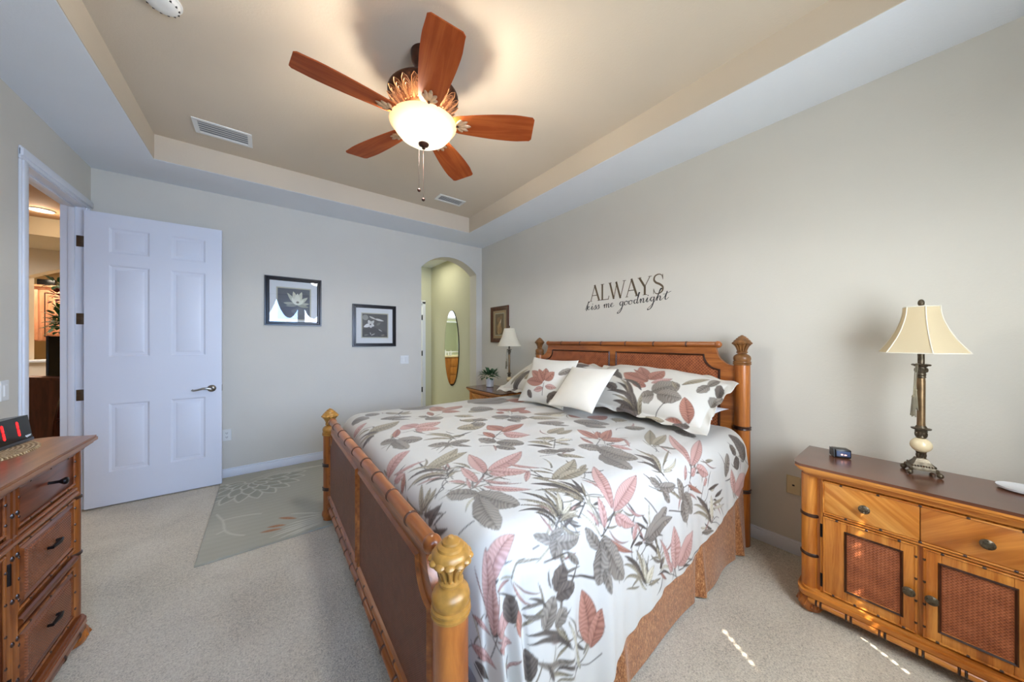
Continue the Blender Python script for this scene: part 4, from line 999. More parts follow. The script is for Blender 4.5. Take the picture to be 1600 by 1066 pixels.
    ('B',1.81,0.433,1.65,0.548,0.008,-0.1,'o'),('B',1.811,0.41,1.634,0.509,0.009,-0.12,'o'),('B',1.841,0.494,2.005,0.483,0.008,0,'o'),
    ('B',1.844,0.473,2.007,0.447,0.007,0,'l'),('B',1.821,0.428,1.846,0.54,0.016,0,'l'),('B',1.886,0.519,1.998,0.527,0.01,0,'d'),
    ('B',1.826,0.572,1.955,0.569,0.009,0,'d'),('B',2.066,0.575,2.14,0.687,0.034,0,'g'),('B',2.245,0.576,2.236,0.653,0.047,0,'d'),
    ('B',2.386,0.6,2.309,0.768,0.06,0,'d'),('B',2.208,0.714,2.25,0.664,0.031,0,'d'),('B',2.153,0.462,2.153,0.599,0.034,0,'p'),
    ('B',2.158,0.46,2.368,0.517,0.058,0,'p'),('B',2.01,0.964,2.046,0.853,0.059,0,'g'),('B',1.808,1.181,1.93,1.114,0.033,0,'g'),
    ('L',1.25,0.697,1.32,0.614),('B',0.784,0.755,0.755,0.936,0.01,-0.14,'d'),('B',0.781,0.751,0.718,0.904,0.009,-0.12,'o'),
    ('B',0.774,0.747,0.671,0.844,0.008,-0.16,'d'),('B',0.759,0.738,0.717,0.807,0.006,-0.12,'d'),('B',0.794,0.761,0.839,0.911,0.008,-0.1,'o'),
    ('B',0.805,0.767,0.872,0.857,0.008,0,'l'),('B',0.805,0.762,0.876,0.784,0.008,0,'l'),('B',0.797,0.754,0.882,0.752,0.008,0,'l'),
    ('B',0.781,0.745,0.882,0.726,0.008,0.14,'o'),('B',0.777,0.739,0.822,0.698,0.006,-0.1,'o'),('L',0.747,0.732,0.803,0.765),
    ('B',0.789,0.758,0.778,0.908,0.005,-0.12,'o'),('B',0.936,0.771,0.828,0.963,0.014,-0.12,'d'),('B',0.939,0.78,0.865,0.997,0.01,-0.1,'o'),
    ('B',0.959,0.798,0.996,0.898,0.008,0,'d'),('B',0.932,0.769,0.825,0.907,0.009,-0.1,'o'),('B',0.926,0.767,0.87,0.825,0.007,-0.1,'o'),
    ('B',0.946,0.778,1.008,0.857,0.005,0,'o'),('L',0.933,0.769,0.862,0.731),('B',0.953,0.788,0.935,0.918,0.01,-0.1,'d'),
    ('B',0.938,0.764,0.966,0.773,0.004,0,'l'),('B',1.048,0.77,1.026,0.871,0.007,-0.1,'p'),('B',0.719,0.706,0.836,0.682,0.022,-0.04,'g'),
    ('B',0.739,0.7,0.661,0.746,0.016,0,'g'),('B',0.742,0.705,0.712,0.665,0.03,0,'g'),('B',0.722,0.726,0.782,0.721,0.011,0,'g'),
    ('B',0.772,0.662,0.827,0.603,0.012,0,'g'),('L',0.67,0.718,0.642,0.717),('L',0.778,0.661,0.669,0.673),('B',1.039,0.714,1.174,0.924,0.031,0.05,'p'),
    ('B',1.042,0.706,1.298,0.787,0.031,0,'p'),('B',0.965,0.672,1.009,0.77,0.018,0,'p'),('B',0.942,0.681,0.915,0.747,0.007,-0.1,'p'),
    ('B',1.048,0.693,1.157,0.618,0.023,-0.06,'p'),('B',1.041,0.691,1.064,0.643,0.014,0,'p'),('B',1.121,0.709,1.23,0.634,0.006,-0.14,'p'),
    ('B',1.137,0.569,1.171,0.625,0.015,0,'p'),('B',0.984,0.667,1.115,0.573,0.004,-0.14,'p'),('B',0.965,0.645,1.131,0.526,0.011,-0.05,'r'),
    ('L',0.945,0.65,1.047,0.705),('B',0.938,0.612,0.877,0.699,0.022,0.05,'g'),('B',0.946,0.644,1.055,0.466,0.044,-0.03,'g'),
    ('B',0.937,0.617,0.911,0.501,0.034,0.04,'g'),('B',0.942,0.545,0.959,0.461,0.018,0,'g'),('L',0.899,0.531,0.766,0.596),
    ('B',1.207,0.546,1.408,0.608,0.04,-0.04,'g'),('B',1.226,0.541,1.445,0.557,0.028,0.04,'g'),('B',1.302,0.442,1.2,0.537,0.008,-0.1,'d'),
    ('B',1.314,0.429,1.222,0.465,0.004,-0.1,'o'),('B',1.307,0.427,1.284,0.496,0.011,0,'o'),('B',1.32,0.414,1.354,0.421,0.014,0,'o'),
    ('B',1.292,0.405,1.336,0.426,0.014,0,'d'),('B',1.198,0.537,1.138,0.55,0.008,0,'d'),('B',1.205,0.548,1.176,0.574,0.005,0,'d'),
    ('B',1.231,0.579,1.166,0.625,0.006,0,'d'),('B',1.24,0.595,1.209,0.64,0.006,0,'d'),('B',1.181,0.393,1.069,0.537,0.01,-0.1,'d'),
    ('B',1.178,0.394,1.057,0.51,0.008,-0.12,'o'),('B',1.174,0.383,1.043,0.453,0.007,-0.2,'o'),('B',1.188,0.392,1.146,0.531,0.011,-0.08,'o'),
    ('B',1.192,0.391,1.187,0.503,0.007,0,'l'),('B',1.192,0.389,1.252,0.435,0.017,0.1,'l'),('B',1.195,0.384,1.289,0.37,0.007,0,'o'),
    ('B',1.184,0.394,1.088,0.515,0.007,-0.1,'d'),('B',1.42,0.348,1.449,0.518,0.038,-0.03,'p'),('B',1.441,0.356,1.615,0.442,0.043,0,'p'),
    ('B',1.383,0.343,1.315,0.511,0.013,-0.1,'p'),('B',1.351,0.333,1.285,0.392,0.007,0,'r'),('B',1.398,0.346,1.379,0.395,0.015,0,'p'),
    ('L',1.442,0.336,1.683,0.344),('B',1.713,0.396,1.821,0.373,0.013,0,'g'),('B',0.388,0.655,0.505,0.793,0.027,-0.05,'p'),
    ('B',0.372,0.617,0.477,0.719,0.024,0,'p'),('B',0.388,0.612,0.495,0.593,0.031,0,'p'),('B',0.49,0.575,0.509,0.647,0.041,0,'d'),
    ('B',0.533,0.676,0.614,0.582,0.006,-0.14,'p'),('B',0.468,0.686,0.531,0.681,0.006,0,'p'),('B',0.538,0.675,0.65,0.6,0.003,-0.1,'p'),
    ('B',0.532,0.524,0.534,0.595,0.032,0,'r'),('B',0.373,0.602,0.461,0.535,0.006,0,'p'),('B',0.367,0.582,0.464,0.53,0.018,0,'p'),
    ('B',0.382,0.481,0.502,0.481,0.005,0,'p'),('B',0.239,0.726,0.316,0.554,0.018,0,'p'),('B',0.325,0.749,0.36,0.62,0.01,0,'p'),
    ('B',0.213,0.693,0.256,0.554,0.016,0,'d'),('B',0.705,0.576,0.758,0.629,0.038,0,'d'),('B',0.709,0.555,0.792,0.56,0.028,0,'d'),
    ('B',0.65,0.495,0.698,0.567,0.037,0,'g'),('B',0.695,0.479,0.751,0.503,0.027,0,'g'),('B',0.665,0.547,0.599,0.602,0.005,-0.12,'d'),
    ('B',0.653,0.533,0.567,0.566,0.007,0,'g'),('B',0.753,0.4,0.577,0.513,0.008,-0.1,'d'),('B',0.757,0.387,0.58,0.488,0.008,-0.1,'d'),
    ('B',0.773,0.354,0.601,0.444,0.01,0.1,'g'),('B',0.801,0.299,0.677,0.359,0.006,-0.1,'d'),('B',0.747,0.413,0.695,0.481,0.006,0,'o'),
    ('B',0.81,0.309,0.748,0.475,0.008,0,'l'),('B',0.81,0.281,0.793,0.345,0.006,0,'l'),('B',0.85,0.341,0.835,0.516,0.04,-0.05,'r'),
    ('B',0.855,0.326,0.911,0.432,0.028,0,'r'),('B',0.567,0.393,0.564,0.476,0.047,0,'d'),('B',0.677,0.339,0.651,0.403,0.007,0,'d'),
    ('L',0.774,0.593,0.897,0.526),
]
#@LEAVES@
SHAM_LEAVES = [
    ('B',0.053,-0.036,-0.174,0.03,0.066,0,'r'),('B',0.037,-0.016,-0.107,0.157,0.043,0,'r'),('B',0.052,-0.012,0.094,0.134,0.058,0,'r'),
    ('B',0.082,-0.043,0.188,0.052,0.028,0,'p'),('B',0.067,-0.093,-0.054,-0.068,0.032,0,'r'),('B',0.047,-0.001,-0.128,0.098,0.018,0,'r'),
    ('B',0.126,-0.122,0.251,0.01,0.079,0,'g'),('B',0.15,-0.147,0.068,-0.186,0.05,0,'g'),('B',0.167,-0.14,0.313,-0.117,0.062,0,'g'),
    ('L',0.238,-0.185,0.183,-0.267),('B',0.057,-0.256,-0.144,-0.159,0.012,-0.1,'d'),('B',0.047,-0.251,-0.168,-0.085,0.014,-0.1,'d'),
    ('B',0.046,-0.245,-0.161,-0.046,0.014,-0.08,'o'),('B',0.039,-0.246,-0.108,-0.052,0.015,-0.06,'d'),('B',0.06,-0.263,-0.145,-0.205,0.009,-0.1,'o'),
    ('B',0.068,-0.274,-0.127,-0.235,0.012,-0.1,'d'),('B',0.075,-0.282,-0.092,-0.257,0.033,0.08,'d'),('B',0.079,-0.274,-0.008,-0.151,0.017,0,'d'),
    ('B',0.086,-0.273,0.069,-0.163,0.016,0,'o'),('B',0.055,-0.133,-0.145,-0.045,0.016,-0.1,'d'),('B',0.014,-0.202,-0.197,-0.185,0.015,-0.1,'d'),
    ('B',0.267,0.007,0.378,0.168,0.019,0,'o'),('B',0.393,0.097,0.368,-0.018,0.026,0,'g'),('B',0.393,0.081,0.416,0.234,0.021,0,'g'),
    ('B',0.402,-0.252,0.324,-0.096,0.04,0,'r'),('B',0.373,-0.262,0.254,-0.255,0.016,0,'r'),('B',0.408,-0.266,0.319,-0.293,0.024,0,'d'),
    ('B',-0.078,-0.254,0.047,-0.267,0.022,0,'d'),('B',0.14,-0.284,0.26,-0.27,0.026,0,'o'),('B',0.459,0.046,0.44,0.164,0.024,0,'d'),
    ('B',0.449,-0.055,0.475,0.062,0.033,0,'g'),('B',-0.311,-0.005,-0.253,0.078,0.061,0,'d'),('B',-0.274,0.052,-0.145,-0.045,0.023,0,'d'),
    ('B',-0.238,-0.115,-0.13,-0.156,0.033,0,'d'),('B',0.251,-0.042,0.194,0.03,0.013,0,'o'),
]
#@SHAM@
FAR_SHAM_LEAVES = [
    ('B',-0.272,-0.29,-0.117,-0.019,0.047,0,'d'),('B',-0.324,-0.231,-0.207,-0.035,0.036,0,'o'),('B',-0.13,-0.176,-0.04,-0.054,0.051,0,'o'),
    ('B',-0.151,0.057,0.182,0.088,0.063,0,'r'),('B',0.182,0.001,0.399,0.197,0.056,0,'d'),('B',0.291,-0.044,0.428,0.141,0.043,0,'g'),
    ('B',0.402,-0.06,0.426,0.101,0.022,0,'d'),('B',0.481,0.035,0.492,0.147,0.029,0,'g'),('B',-0.026,0.02,0.096,0.039,0.045,0,'d'),
]
#@FSHAM@

# ------------------------------------------------------------------ duvet
def wob(x, y, seed=0):
    r = np.random.default_rng(seed); out = 0
    for k in range(7):
        a = r.uniform(0, 2 * PI); f = r.uniform(3, 9); out = out + np.sin((x * math.cos(a) + y * math.sin(a)) * f + r.uniform(0, 6)) / 7
    return out
def make_duvet():
    R, X0, Y1, Y2, ZT, XH, A = .13, .59, .845, 2.715, .795, 2.43, .42
    hx = [.30, .60, .906, 1.21, 1.7, 2.08, 2.3, 2.45]; hz = [.10, .15, .222, .30, .36, .40, .48, .585]
    p = np.concatenate([np.linspace(-A, 0, 90)[:-1], np.linspace(0, XH - X0, 420)])
    nb, nt, nf = 250, 380, 50
    tq = np.concatenate([np.linspace(1, 0, nb)[:-1], np.linspace(0, -1, nt)[:-1], np.linspace(-1, -2, nf)])  # near hem 1 .. 0 near edge .. -1 far edge .. -2 far hem
    Pp, T = np.meshgrid(p, tq, indexing='ij')
    xs_ = X0 + np.maximum(Pp, -.3)
    zh = np.interp(xs_, hx, hz) + .008 * np.sin(xs_ * 7)
    bm = PI * R / 2 + (ZT - R - zh)
    a = np.maximum(-Pp, 0)
    bm = bm * np.sqrt(np.clip(1 - (a / A) ** 2 * .55, .05, 1))
    b = np.where(T > 0, T * bm, np.where(T < -1, (-T - 1) * .32, 0))
    near = T > 0; W = Y2 - Y1
    ytop = np.where(near, Y1, np.where(T < -1, Y2, Y1 - T * W))
    d = np.hypot(a, b); dd = np.maximum(d, 1e-6)
    q = PI * R / 2
    f = np.where(d < q, R * np.sin(np.minimum(d, q) / R), R + .085 * np.maximum(d - q, 0))
    g = np.where(d < q, R * (1 - np.cos(np.minimum(d, q) / R)), R + (d - q))
    phi = np.arctan2(b, a)
    drop = np.clip((d - q * .6) / .45, 0, 1)
    corner = np.where((a > 0) & (b > 0), np.sin(2 * phi) ** .5 if False else np.sqrt(np.clip(np.sin(2 * phi), 0, 1)), 0)
    f0 = np.where(d < q, f, R)
    f = f + drop * corner * (.034 * np.sin(phi * 15 + .6) + .03)
    # hanging folds down the near side, leaning slightly towards the foot
    xx = X0 + Pp
    lean = xx + .16 * b
    fold = .5 * np.sin(lean * 2 * PI / .31 + .7 * np.sin(lean * 5)) + .35 * np.sin(lean * 2 * PI / .17 + 2) * np.clip((1.5 - xx) / .8, .15, 1) + .15 * np.sin(lean * 2 * PI / .09)
    f = f + np.where((b > 0) & near, np.clip((b - .08) / .5, 0, 1) * (.026 * fold * np.interp(xx, [.65, .9, 1.3], [1.9, 1.15, .55]) + .018) * np.clip((Pp + .15) / .3, .0, 1), 0)
    x = np.where(a > 0, X0 - f0 * a / dd, X0 + Pp)
    yo = np.where(b > 0, f * b / dd, 0)
    y = np.where(near, Y1 - yo, np.where(T < -1, Y2 + yo, ytop))
    tt = np.clip((ytop - Y1) / W, 0, 1)
    crown = .030 * np.sin(PI * tt) ** .7 * np.clip((Pp + .12) / .3, 0, 1)
    z = ZT + crown - g
    puff = .011 * wob(x, y, 3) + .006 * wob(x * 2.3, y * 2.1, 5) + .004 * np.sin(y * 26 + 2 * np.sin(x * 4)) * np.clip((x - .6), 0, 1)
    z = z + puff * np.clip(1 - g / .12, .0, 1)
    # rolled hem on the near side
    edge = np.clip((T - .965) / .035, 0, 1) * near
    y = y + .018 * edge ** 2
    z = np.maximum(z, .03)
    # print coordinates: u along the bed, v across (metres of cloth)
    u = X0 + Pp; v = np.where(near, Y1 - b, np.where(T < -1, Y2 + b, ytop))
    return np.stack([x, y, z], -1), u, v
DP, DU, DV = make_duvet()
pat = Pattern(.0, 2.6, -.1, 3.3, .0025, (197, 192, 181))
rl = random.Random(11)
for it in DUVET_LEAVES:      # thin grass blades and stems printed between the large leaves
    if it[0] != 'B' or rl.random() < .25: continue
    L_ = math.hypot(it[3] - it[1], it[4] - it[2]); a_ = math.atan2(it[4] - it[2], it[3] - it[1])
    for q_ in range(2):
        a2 = a_ + rl.uniform(-1.1, 1.1); l2 = rl.uniform(.05, .13); bu, bv = it[1] + rl.uniform(-.03, .03), it[2] + rl.uniform(-.03, .03)
        pat.blade((bu, bv), (bu + l2 * math.cos(a2), bv + l2 * math.sin(a2)), rl.uniform(.003, .0065), rl.uniform(-.15, .15), rl.choice('oodlgp'), .9)
    if rl.random() < .4: pat.line((it[1], it[2]), (it[1] - .09 * math.cos(a_ + .5), it[2] - .09 * math.sin(a_ + .5)), .0016, rl.uniform(-.2, .2), 'd')
pat.draw(DUVET_LEAVES)
dv = grid_mesh('duvet', DP, pat.sample(DU, DV), M['floral'], None, (DU, DV))
tag(origin(dv, (1.5, 1.79, .78)), 'puffy white satin duvet printed with grey and dusty pink tropical leaves', 'duvet')

# ------------------------------------------------------------------ pillows
def pillow(name, c, U, V, w, h, t, mat, flange=0, leaves=None, base=(208, 202, 188), n=120, seed=1, sag=.0, parent=None):
    U = np.array(Vector(U).normalized()); V = np.array(Vector(V).normalized()); N = np.cross(U, V); N /= np.linalg.norm(N)
    V = np.cross(N, U)
    m = int(n * h / w) + 2
    s = np.linspace(-1, 1, n); r = np.linspace(-1, 1, m)
    # front rows then back rows, sharing the seam row so the surface closes
    rows = np.concatenate([r, r[::-1][1:]]); front = np.concatenate([np.ones(m), -np.ones(m - 1)])
    Vv, Uu = np.meshgrid(rows, s, indexing='ij'); Fr = np.repeat(front[:, None], n, 1)
    fu, fv = flange / (w / 2), flange / (h / 2)
    cu = np.clip(np.abs(Uu) / (1 - fu), 0, 1); cv = np.clip(np.abs(Vv) / (1 - fv), 0, 1)
    th = (((1 - cu ** 3.2) * (1 - cv ** 3.2)) ** .62 if flange > .02 else ((1 - cu ** 2.1) * (1 - cv ** 2.1)) ** .78) * t / 2 + .0035
    th = th * (1 + .08 * wob(Uu * w * 2.2, Vv * h * 2.2, seed) + (.05 if flange > .02 else .012) * np.sin(Uu * 17 + 3 * Vv + seed) * cv ** 3)
    pin = 1 - .055 * (1 - Vv ** 2) * 0
    uu = Uu * (w / 2) * (1 - .075 * (1 - Vv ** 2) * np.abs(Uu) ** 3); vv = Vv * (h / 2) * (1 - .085 * (1 - Uu ** 2) * np.abs(Vv) ** 3)
    if flange: vv = vv - .075 * np.abs(Uu) ** 4 * np.clip(.35 + .65 * Vv, 0, 1)
    # flange ripples and a droop of the corners
    ed = np.maximum(np.clip((np.abs(Uu) - (1 - fu)) / max(fu, 1e-3), 0, 1), np.clip((np.abs(Vv) - (1 - fv)) / max(fv, 1e-3), 0, 1)) if flange else 0 * Uu
    off = Fr * th + ed * .010 * np.sin(Uu * 19 + Vv * 13 + seed) - sag * (Uu ** 2) * .5
    seam = (np.abs(Uu) > .9999) | (np.abs(Vv) > .9999)
    off = np.where(seam, ed * .010 * np.sin(Uu * 19 + Vv * 13 + seed) - sag * (Uu ** 2) * .5, off)
    P = np.array(c) + uu[..., None] * U + vv[..., None] * V + off[..., None] * N
    pt = Pattern(-w / 2 - .01, w / 2 + .01, -h / 2 - .01, h / 2 + .01, .0025, base)
    if leaves: pt.draw(leaves)
    o = grid_mesh(name, P, pt.sample(uu, vv), mat, parent, (uu, vv))
    return origin(o, c) if parent is None else o
tag(pillow('bed_pillow', (2.385, 1.30, .885), (0, -1, 0), (1, 0, .12), .92, .28, .085, M['sheet'], 0, None, n=60), 'white pillow under the near floral sham beside the headboard post', 'pillow')
tag(pillow('pillow_sham', (2.225, 1.275, 1.005), (.02, -1, -.055), (.88, 0, .47), 1.04, .62, .21, M['floral'], .05, SHAM_LEAVES, n=300, seed=2), 'large floral pillow sham leaning on the headboard at the near side', 'pillow', 'floral pillow shams')
tag(pillow('pillow_sham', (2.225, 2.315, 1.005), (-.02, -1, .03), (.88, 0, .47), 1.04, .62, .21, M['floral'], .05, FAR_SHAM_LEAVES, n=300, seed=6), 'large floral pillow sham on the far side behind the square floral cushion', 'pillow', 'floral pillow shams')
THROW_LEAVES = [
    ('B',0.029,-0.031,-0.163,0.063,0.037,0,'r'),('B',0.034,-0.022,-0.002,0.094,0.043,0,'r'),('B',0.042,-0.021,0.1,0.069,0.045,0,'r'),
    ('B',0.026,-0.044,-0.19,-0.036,0.041,0,'r'),('B',0.043,-0.087,-0.059,-0.117,0.024,0,'p'),('B',0.058,-0.069,0.161,-0.063,0.023,0,'p'),
    ('L',0.038,-0.038,0.043,-0.147),('B',0.029,-0.031,-0.075,0.078,0.031,0,'r'),('B',0.092,-0.153,0.211,-0.094,0.029,0,'d'),
    ('B',0.143,0.05,0.22,0.13,0.025,0,'g'),('B',0.088,-0.194,0.14,-0.115,0.016,0,'d'),('B',-0.132,-0.12,-0.078,-0.175,0.027,0,'d'),
]
#@THROW@
tag(pillow('throw_pillow', (1.935, 2.02, 1.02), (.12, -1, -.02), (.42, .10, .80), .50, .44, .16, M['floral'], 0, THROW_LEAVES, n=160, seed=3), 'square floral cushion propped in front of the far sham', 'cushion')
tag(pillow('throw_pillow', (1.868, 1.585, 1.022), (-.02, -1, .02), (.68, -.30, .70), .43, .40, .115, M['cream'], 0, None, n=90, seed=8), 'plain cream satin cushion leaning on the shams at the bed centre', 'cushion')

# ------------------------------------------------------------------ area rug
RX0, RX1, RY0, RY1 = -.345, 1.95, 2.70, 4.25
rp = Pattern(RX0, RX1, RY0, RY1, .005, (170, 166, 148))
yy, xx = np.meshgrid(np.linspace(0, 1, rp.nv), np.linspace(0, 1, rp.nu), indexing='ij')
rp.img *= (1 + .10 * wob(xx * 4, yy * 3, 9) + .02 * np.sin(yy * 160 + 4 * np.sin(xx * 9)))[..., None]
fc_ = (-.12, 3.99)
for ring, (n, r0, r1, w) in enumerate(((13, .20, .46, .055), (9, .10, .33, .06), (7, .03, .19, .045))):
    for k in range(n):
        a = PI * (.92 + 1.16 * (k + .5 * (ring % 2)) / n); c, s = math.cos(a), math.sin(a)
        rp.blade((fc_[0] + c * r0, fc_[1] + s * r0), (fc_[0] + c * r1, fc_[1] + s * r1), w, 0, 'w', .9, False)
        rp.blade((fc_[0] + c * (r0 + .012), fc_[1] + s * (r0 + .012)), (fc_[0] + c * (r1 - .018), fc_[1] + s * (r1 - .018)), w - .011, 0, 'k', .9, False)
for k in range(9): rp.line((fc_[0] + .05 * k, fc_[1] + .05), (fc_[0] + .25 + .07 * k, fc_[1] + .17 - .02 * k), .004, .05, 'w')
for b_, t_, w_, c_ in (((-0.261, 3.261), (-0.029, 3.203), 0.006, 0.08), ((-0.261, 3.261), (-0.308, 3.405), 0.006, 0), ((-0.258, 3.26), (-0.235, 3.079), 0.006, 0), ((-0.235, 3.079), (-0.117, 2.917), 0.006, -0.08), ((-0.235, 3.079), (-0.276, 3.049), 0.006, 0)): rp.line(b_, t_, w_, c_, 'w')
for b_, t_ in (((0.148, 3.062), (0.345, 2.928)), ((0.186, 2.954), (0.351, 2.899)), ((0.115, 2.894), (0.344, 2.88)), ((0.09, 2.85), (0.341, 2.858)), ((0.042, 2.806), (0.338, 2.836)), ((0.011, 2.771), (0.34, 2.812)), ((0.055, 2.718), (0.342, 2.792)), ((0.132, 2.717), (0.342, 2.773))): rp.blade(b_, t_, .009, .02, 'w', 1, False)
for b_, t_ in (((0.075, 3.046), (0.186, 2.949)), ((0.004, 2.941), (0.116, 2.899)), ((-0.034, 2.89), (0.094, 2.857))): rp.blade(b_, t_, .016, .02, 'b', 1, False)
nx, ny = 300, 210
gx, gy = np.meshgrid(np.linspace(RX0, RX1, nx), np.linspace(RY0, RY1, ny))
gz = np.full_like(gx, .011); px_, py_ = gx.copy(), gy.copy()
gz[0] = gz[-1] = 0.001; gz[:, 0] = gz[:, -1] = 0.001
py_[0] = RY0; py_[1] = RY0 + .001; py_[-2] = RY1 - .001; px_[:, 1] = RX0 + .001; px_[:, -2] = RX1 - .001
rg = grid_mesh('area_rug', np.stack([px_, py_, gz], -1), rp.sample(px_, py_), M['rug'])
tag(origin(rg, (.8, 3.47, 0)), 'grey green area rug with pale lotus flower on the carpet behind the bed', 'rug')

# ------------------------------------------------------------------ nightstand chests (built near the camera, copied to the far side)
def rounded_front(x0, x1, y0, y1, r, n=7):
    """outline in x,y: straight back at x1, scooped front corners at x0"""
    P = [(x1, y0), (x1, y1), (x0 + r * 1.15, y1)]
    for k in range(1, n): a = PI / 2 * k / n; P.append((x0 + r * 1.15 * (1 - math.sin(a)), y1 - r * .72 * (1 - math.cos(a))))
    P += [(x0, y1 - r * .72), (x0, y0 + r * .72)]
    for k in range(1, n): a = PI / 2 * (1 - k / n); P.append((x0 + r * 1.15 * (1 - math.sin(a)), y0 + r * .72 * (1 - math.cos(a))))
    P.append((x0 + r * 1.15, y0)); return P
def lay(m, P, z0, z1, mi=0): return m.prism(P, lambda a, b, h: (a, b, h), z0, z1, mi)
def knob(name, x, y, z, parent, d=-1):
    m = MB(); m.axis_lathe((x, y, z), (x + d, y, z), [(0, .009), (.008, .008), (.014, .011), (.018, .0185), (.024, .019), (.028, .013), (.030, .004)], 18)
    for k in range(8):
        a = 2 * PI * k / 8; m.ball((x + d * .026, y + .013 * math.cos(a), z + .013 * math.sin(a)), .0035, 6, 4)
    return build(name, m, M['pewter'], parent)
def pegs(m, axis, c, a, b, n, r=.0042):
    """small dark knuckles along a reed moulding"""
    for k in range(n):
        t = a + (b - a) * (k + .5) / n
        p = (c[0], t, c[1]) if axis == 'y' else (c[0], c[1], t); m.mark()
        m.ball(p, r, 8, 5, 0, (1.15, 1.7 if axis == 'y' else 1.15, 1.7 if axis == 'z' else 1.15))
def make_nightstand(loc, label):
    X0, X1, C, HW, HT = 2.19, 2.545, .025, .41, .75
    ns = thing('nightstand', label, 'nightstand', (2.37, C, 0), 'cane door nightstands')
    y0, y1 = C - HW + .035, C + HW - .035
    m = MB(); m.box(X0 + .03, X1, y0 + .02, y1 - .02, .085, .70); m.box(X0 + .012, X0 + .03, y0 + .04, y1 - .04, .085, .70)
    body = build('cabinet_body', m, M['honey_z'], ns)
    t = MB(); lay(t, rounded_front(2.145, 2.558, C - HW, C + HW, .062), .738, .75); tp_ = build('tabletop', t, M['top'], ns)
    t = MB()
    for (i, za, zb) in ((.002, .727, .738), (.010, .715, .727), (.022, .703, .715), (.030, .690, .703)): lay(t, rounded_front(2.145 + i, 2.555, C - HW + i, C + HW - i, .06), za, zb)
    build('cornice_moulding', t, M['honey_y'], ns)
    for s in (-1, 1):
        yc = C + s * (HW - .062); xc = X0 + .034
        p = build('corner_post', MB().lathe(xc, yc, [(.036, .085), (.036, .69)], 24), M['honey_z'], ns)
        for z in (.285, .485): build('bamboo_ring', MB().lathe(xc, yc, [(.036, z - .009), (.0405, z - .005), (.0405, z + .005), (.036, z + .009)], 24), M['node'], p)
        yr = C + s * (HW - .108)
        build('reed_strip', MB().tube([(X0 + .006, yr, .085), (X0 + .006, yr, .69)], .007, 8), M['honey_z'], ns)
        g = MB(); pegs(g, 'z', (X0 + .002, yr - s * .010), .1, .68, 6); build('bamboo_knuckle', g, M['node'], ns)
    ya, yb = C - .293, C + .293
    dr = build('drawer', MB().box(X0 - .004, X0 + .012, C + .001, yb, .528, .672, .003), M['honey_diag'], ns)
    build('drawer_half_veneer', MB().box(X0 - .004, X0 + .012, ya, C - .001, .528, .672, .003), M['honey_diag2'], dr)
    for s in (-1, 1): knob('knob', X0 - .004, C + s * .158, .600, dr)
    g = MB(); e = X0 - .004
    for (p, q) in (((e, ya, .675), (e, yb, .675)), ((e, ya, .523), (e, yb, .523)), ((e, ya, .512), (e, yb, .512)), ((e, ya - .003, .523), (e, ya - .003, .675)), ((e, yb + .003, .523), (e, yb + .003, .675))): g.tube([p, q], .0042, 8)
    build('reed_moulding', g, M['honey_y'], dr)
    g = MB(); pegs(g, 'y', (e - .001, .675), ya, yb, 5); pegs(g, 'y', (e - .001, .523), ya + .02, yb - .02, 5); build('bamboo_knuckle', g, M['node'], dr)
    for s in (-1, 1):
        a, b = (C + .008, yb + .004) if s > 0 else (ya - .004, C - .008)
        z0, z1 = .130, .503
        fm = MB(); pa, pb = (a + .046, b - .082) if s > 0 else (a + .082, b - .046)
        pz0, pz1 = .183, .452
        fm.box(X0 - .004, X0 + .012, a, pa, z0, z1, .003); fm.box(X0 - .004, X0 + .012, pb, b, z0, z1, .003)
        fm.box(X0 - .0035, X0 + .012, pa, pb, z0, pz0, .003); fm.box(X0 - .0035, X0 + .012, pa, pb, pz1, z1, .003)
        d = build('door', fm, M['honey_z'], ns)
        build('cane_panel', MB().box(X0 + .001, X0 + .006, pa, pb, pz0, pz1), M['cane_r'], d)
        g = MB(); P = [(pa, pz0), (pb, pz0), (pb, pz1), (pa, pz1)]
        frame_ring(g, P, .010, lambda p, q, h: (X0 - .004 - h, p, q), -.001, .006); build('panel_moulding', g, M['node'], d, 60)
        g = MB()
        for (p, q) in (((e, a + .004, z0 + .003), (e, b - .004, z0 + .003)), ((e, a + .004, z1 - .003), (e, b - .004, z1 - .003)), ((e, a + .003, z0), (e, a + .003, z1)), ((e, b - .003, z0), (e, b - .003, z1))): g.tube([p, q], .0042, 8)
        build('reed_moulding', g, M['honey_z'], d)
        g = MB(); pegs(g, 'y', (e - .001, z0 + .003), a, b, 4); pegs(g, 'y', (e - .001, z1 - .003), a, b, 3); pegs(g, 'z', (e - .001, (a if s > 0 else b) + s * .003), z0, z1, 4); build('bamboo_knuckle', g, M['node'], d)
        knob('knob', X0 - .004, (a + .022) if s > 0 else (b - .022), .305, d)
        yh = b + .006 if s > 0 else a - .006
        for z in (.185, .43): build('hinge', MB().tube([(X0 - .001, yh, z - .032), (X0 - .001, yh, z + .032)], .0052, 8), M['iron'], d)
    t = MB()
    for (i, za, zb) in ((.012, .108, .122), (.0, .088, .108)): lay(t, rounded_front(2.160 + i, 2.55, C - HW + .012 + i, C + HW - .012 - i, .06), za, zb)
    base = build('base_moulding', t, M['honey_y'], ns)
    rail = MB().axis_lathe((2.172, C - HW + .06, .07), (2.172, C + HW - .06, .07), [(0, .010), (.01, .0165), (2 * HW - .13, .0165), (2 * HW - .12, .010)], 14); r_ = build('bamboo_rail', rail, M['honey_y'], ns)
    g = MB()
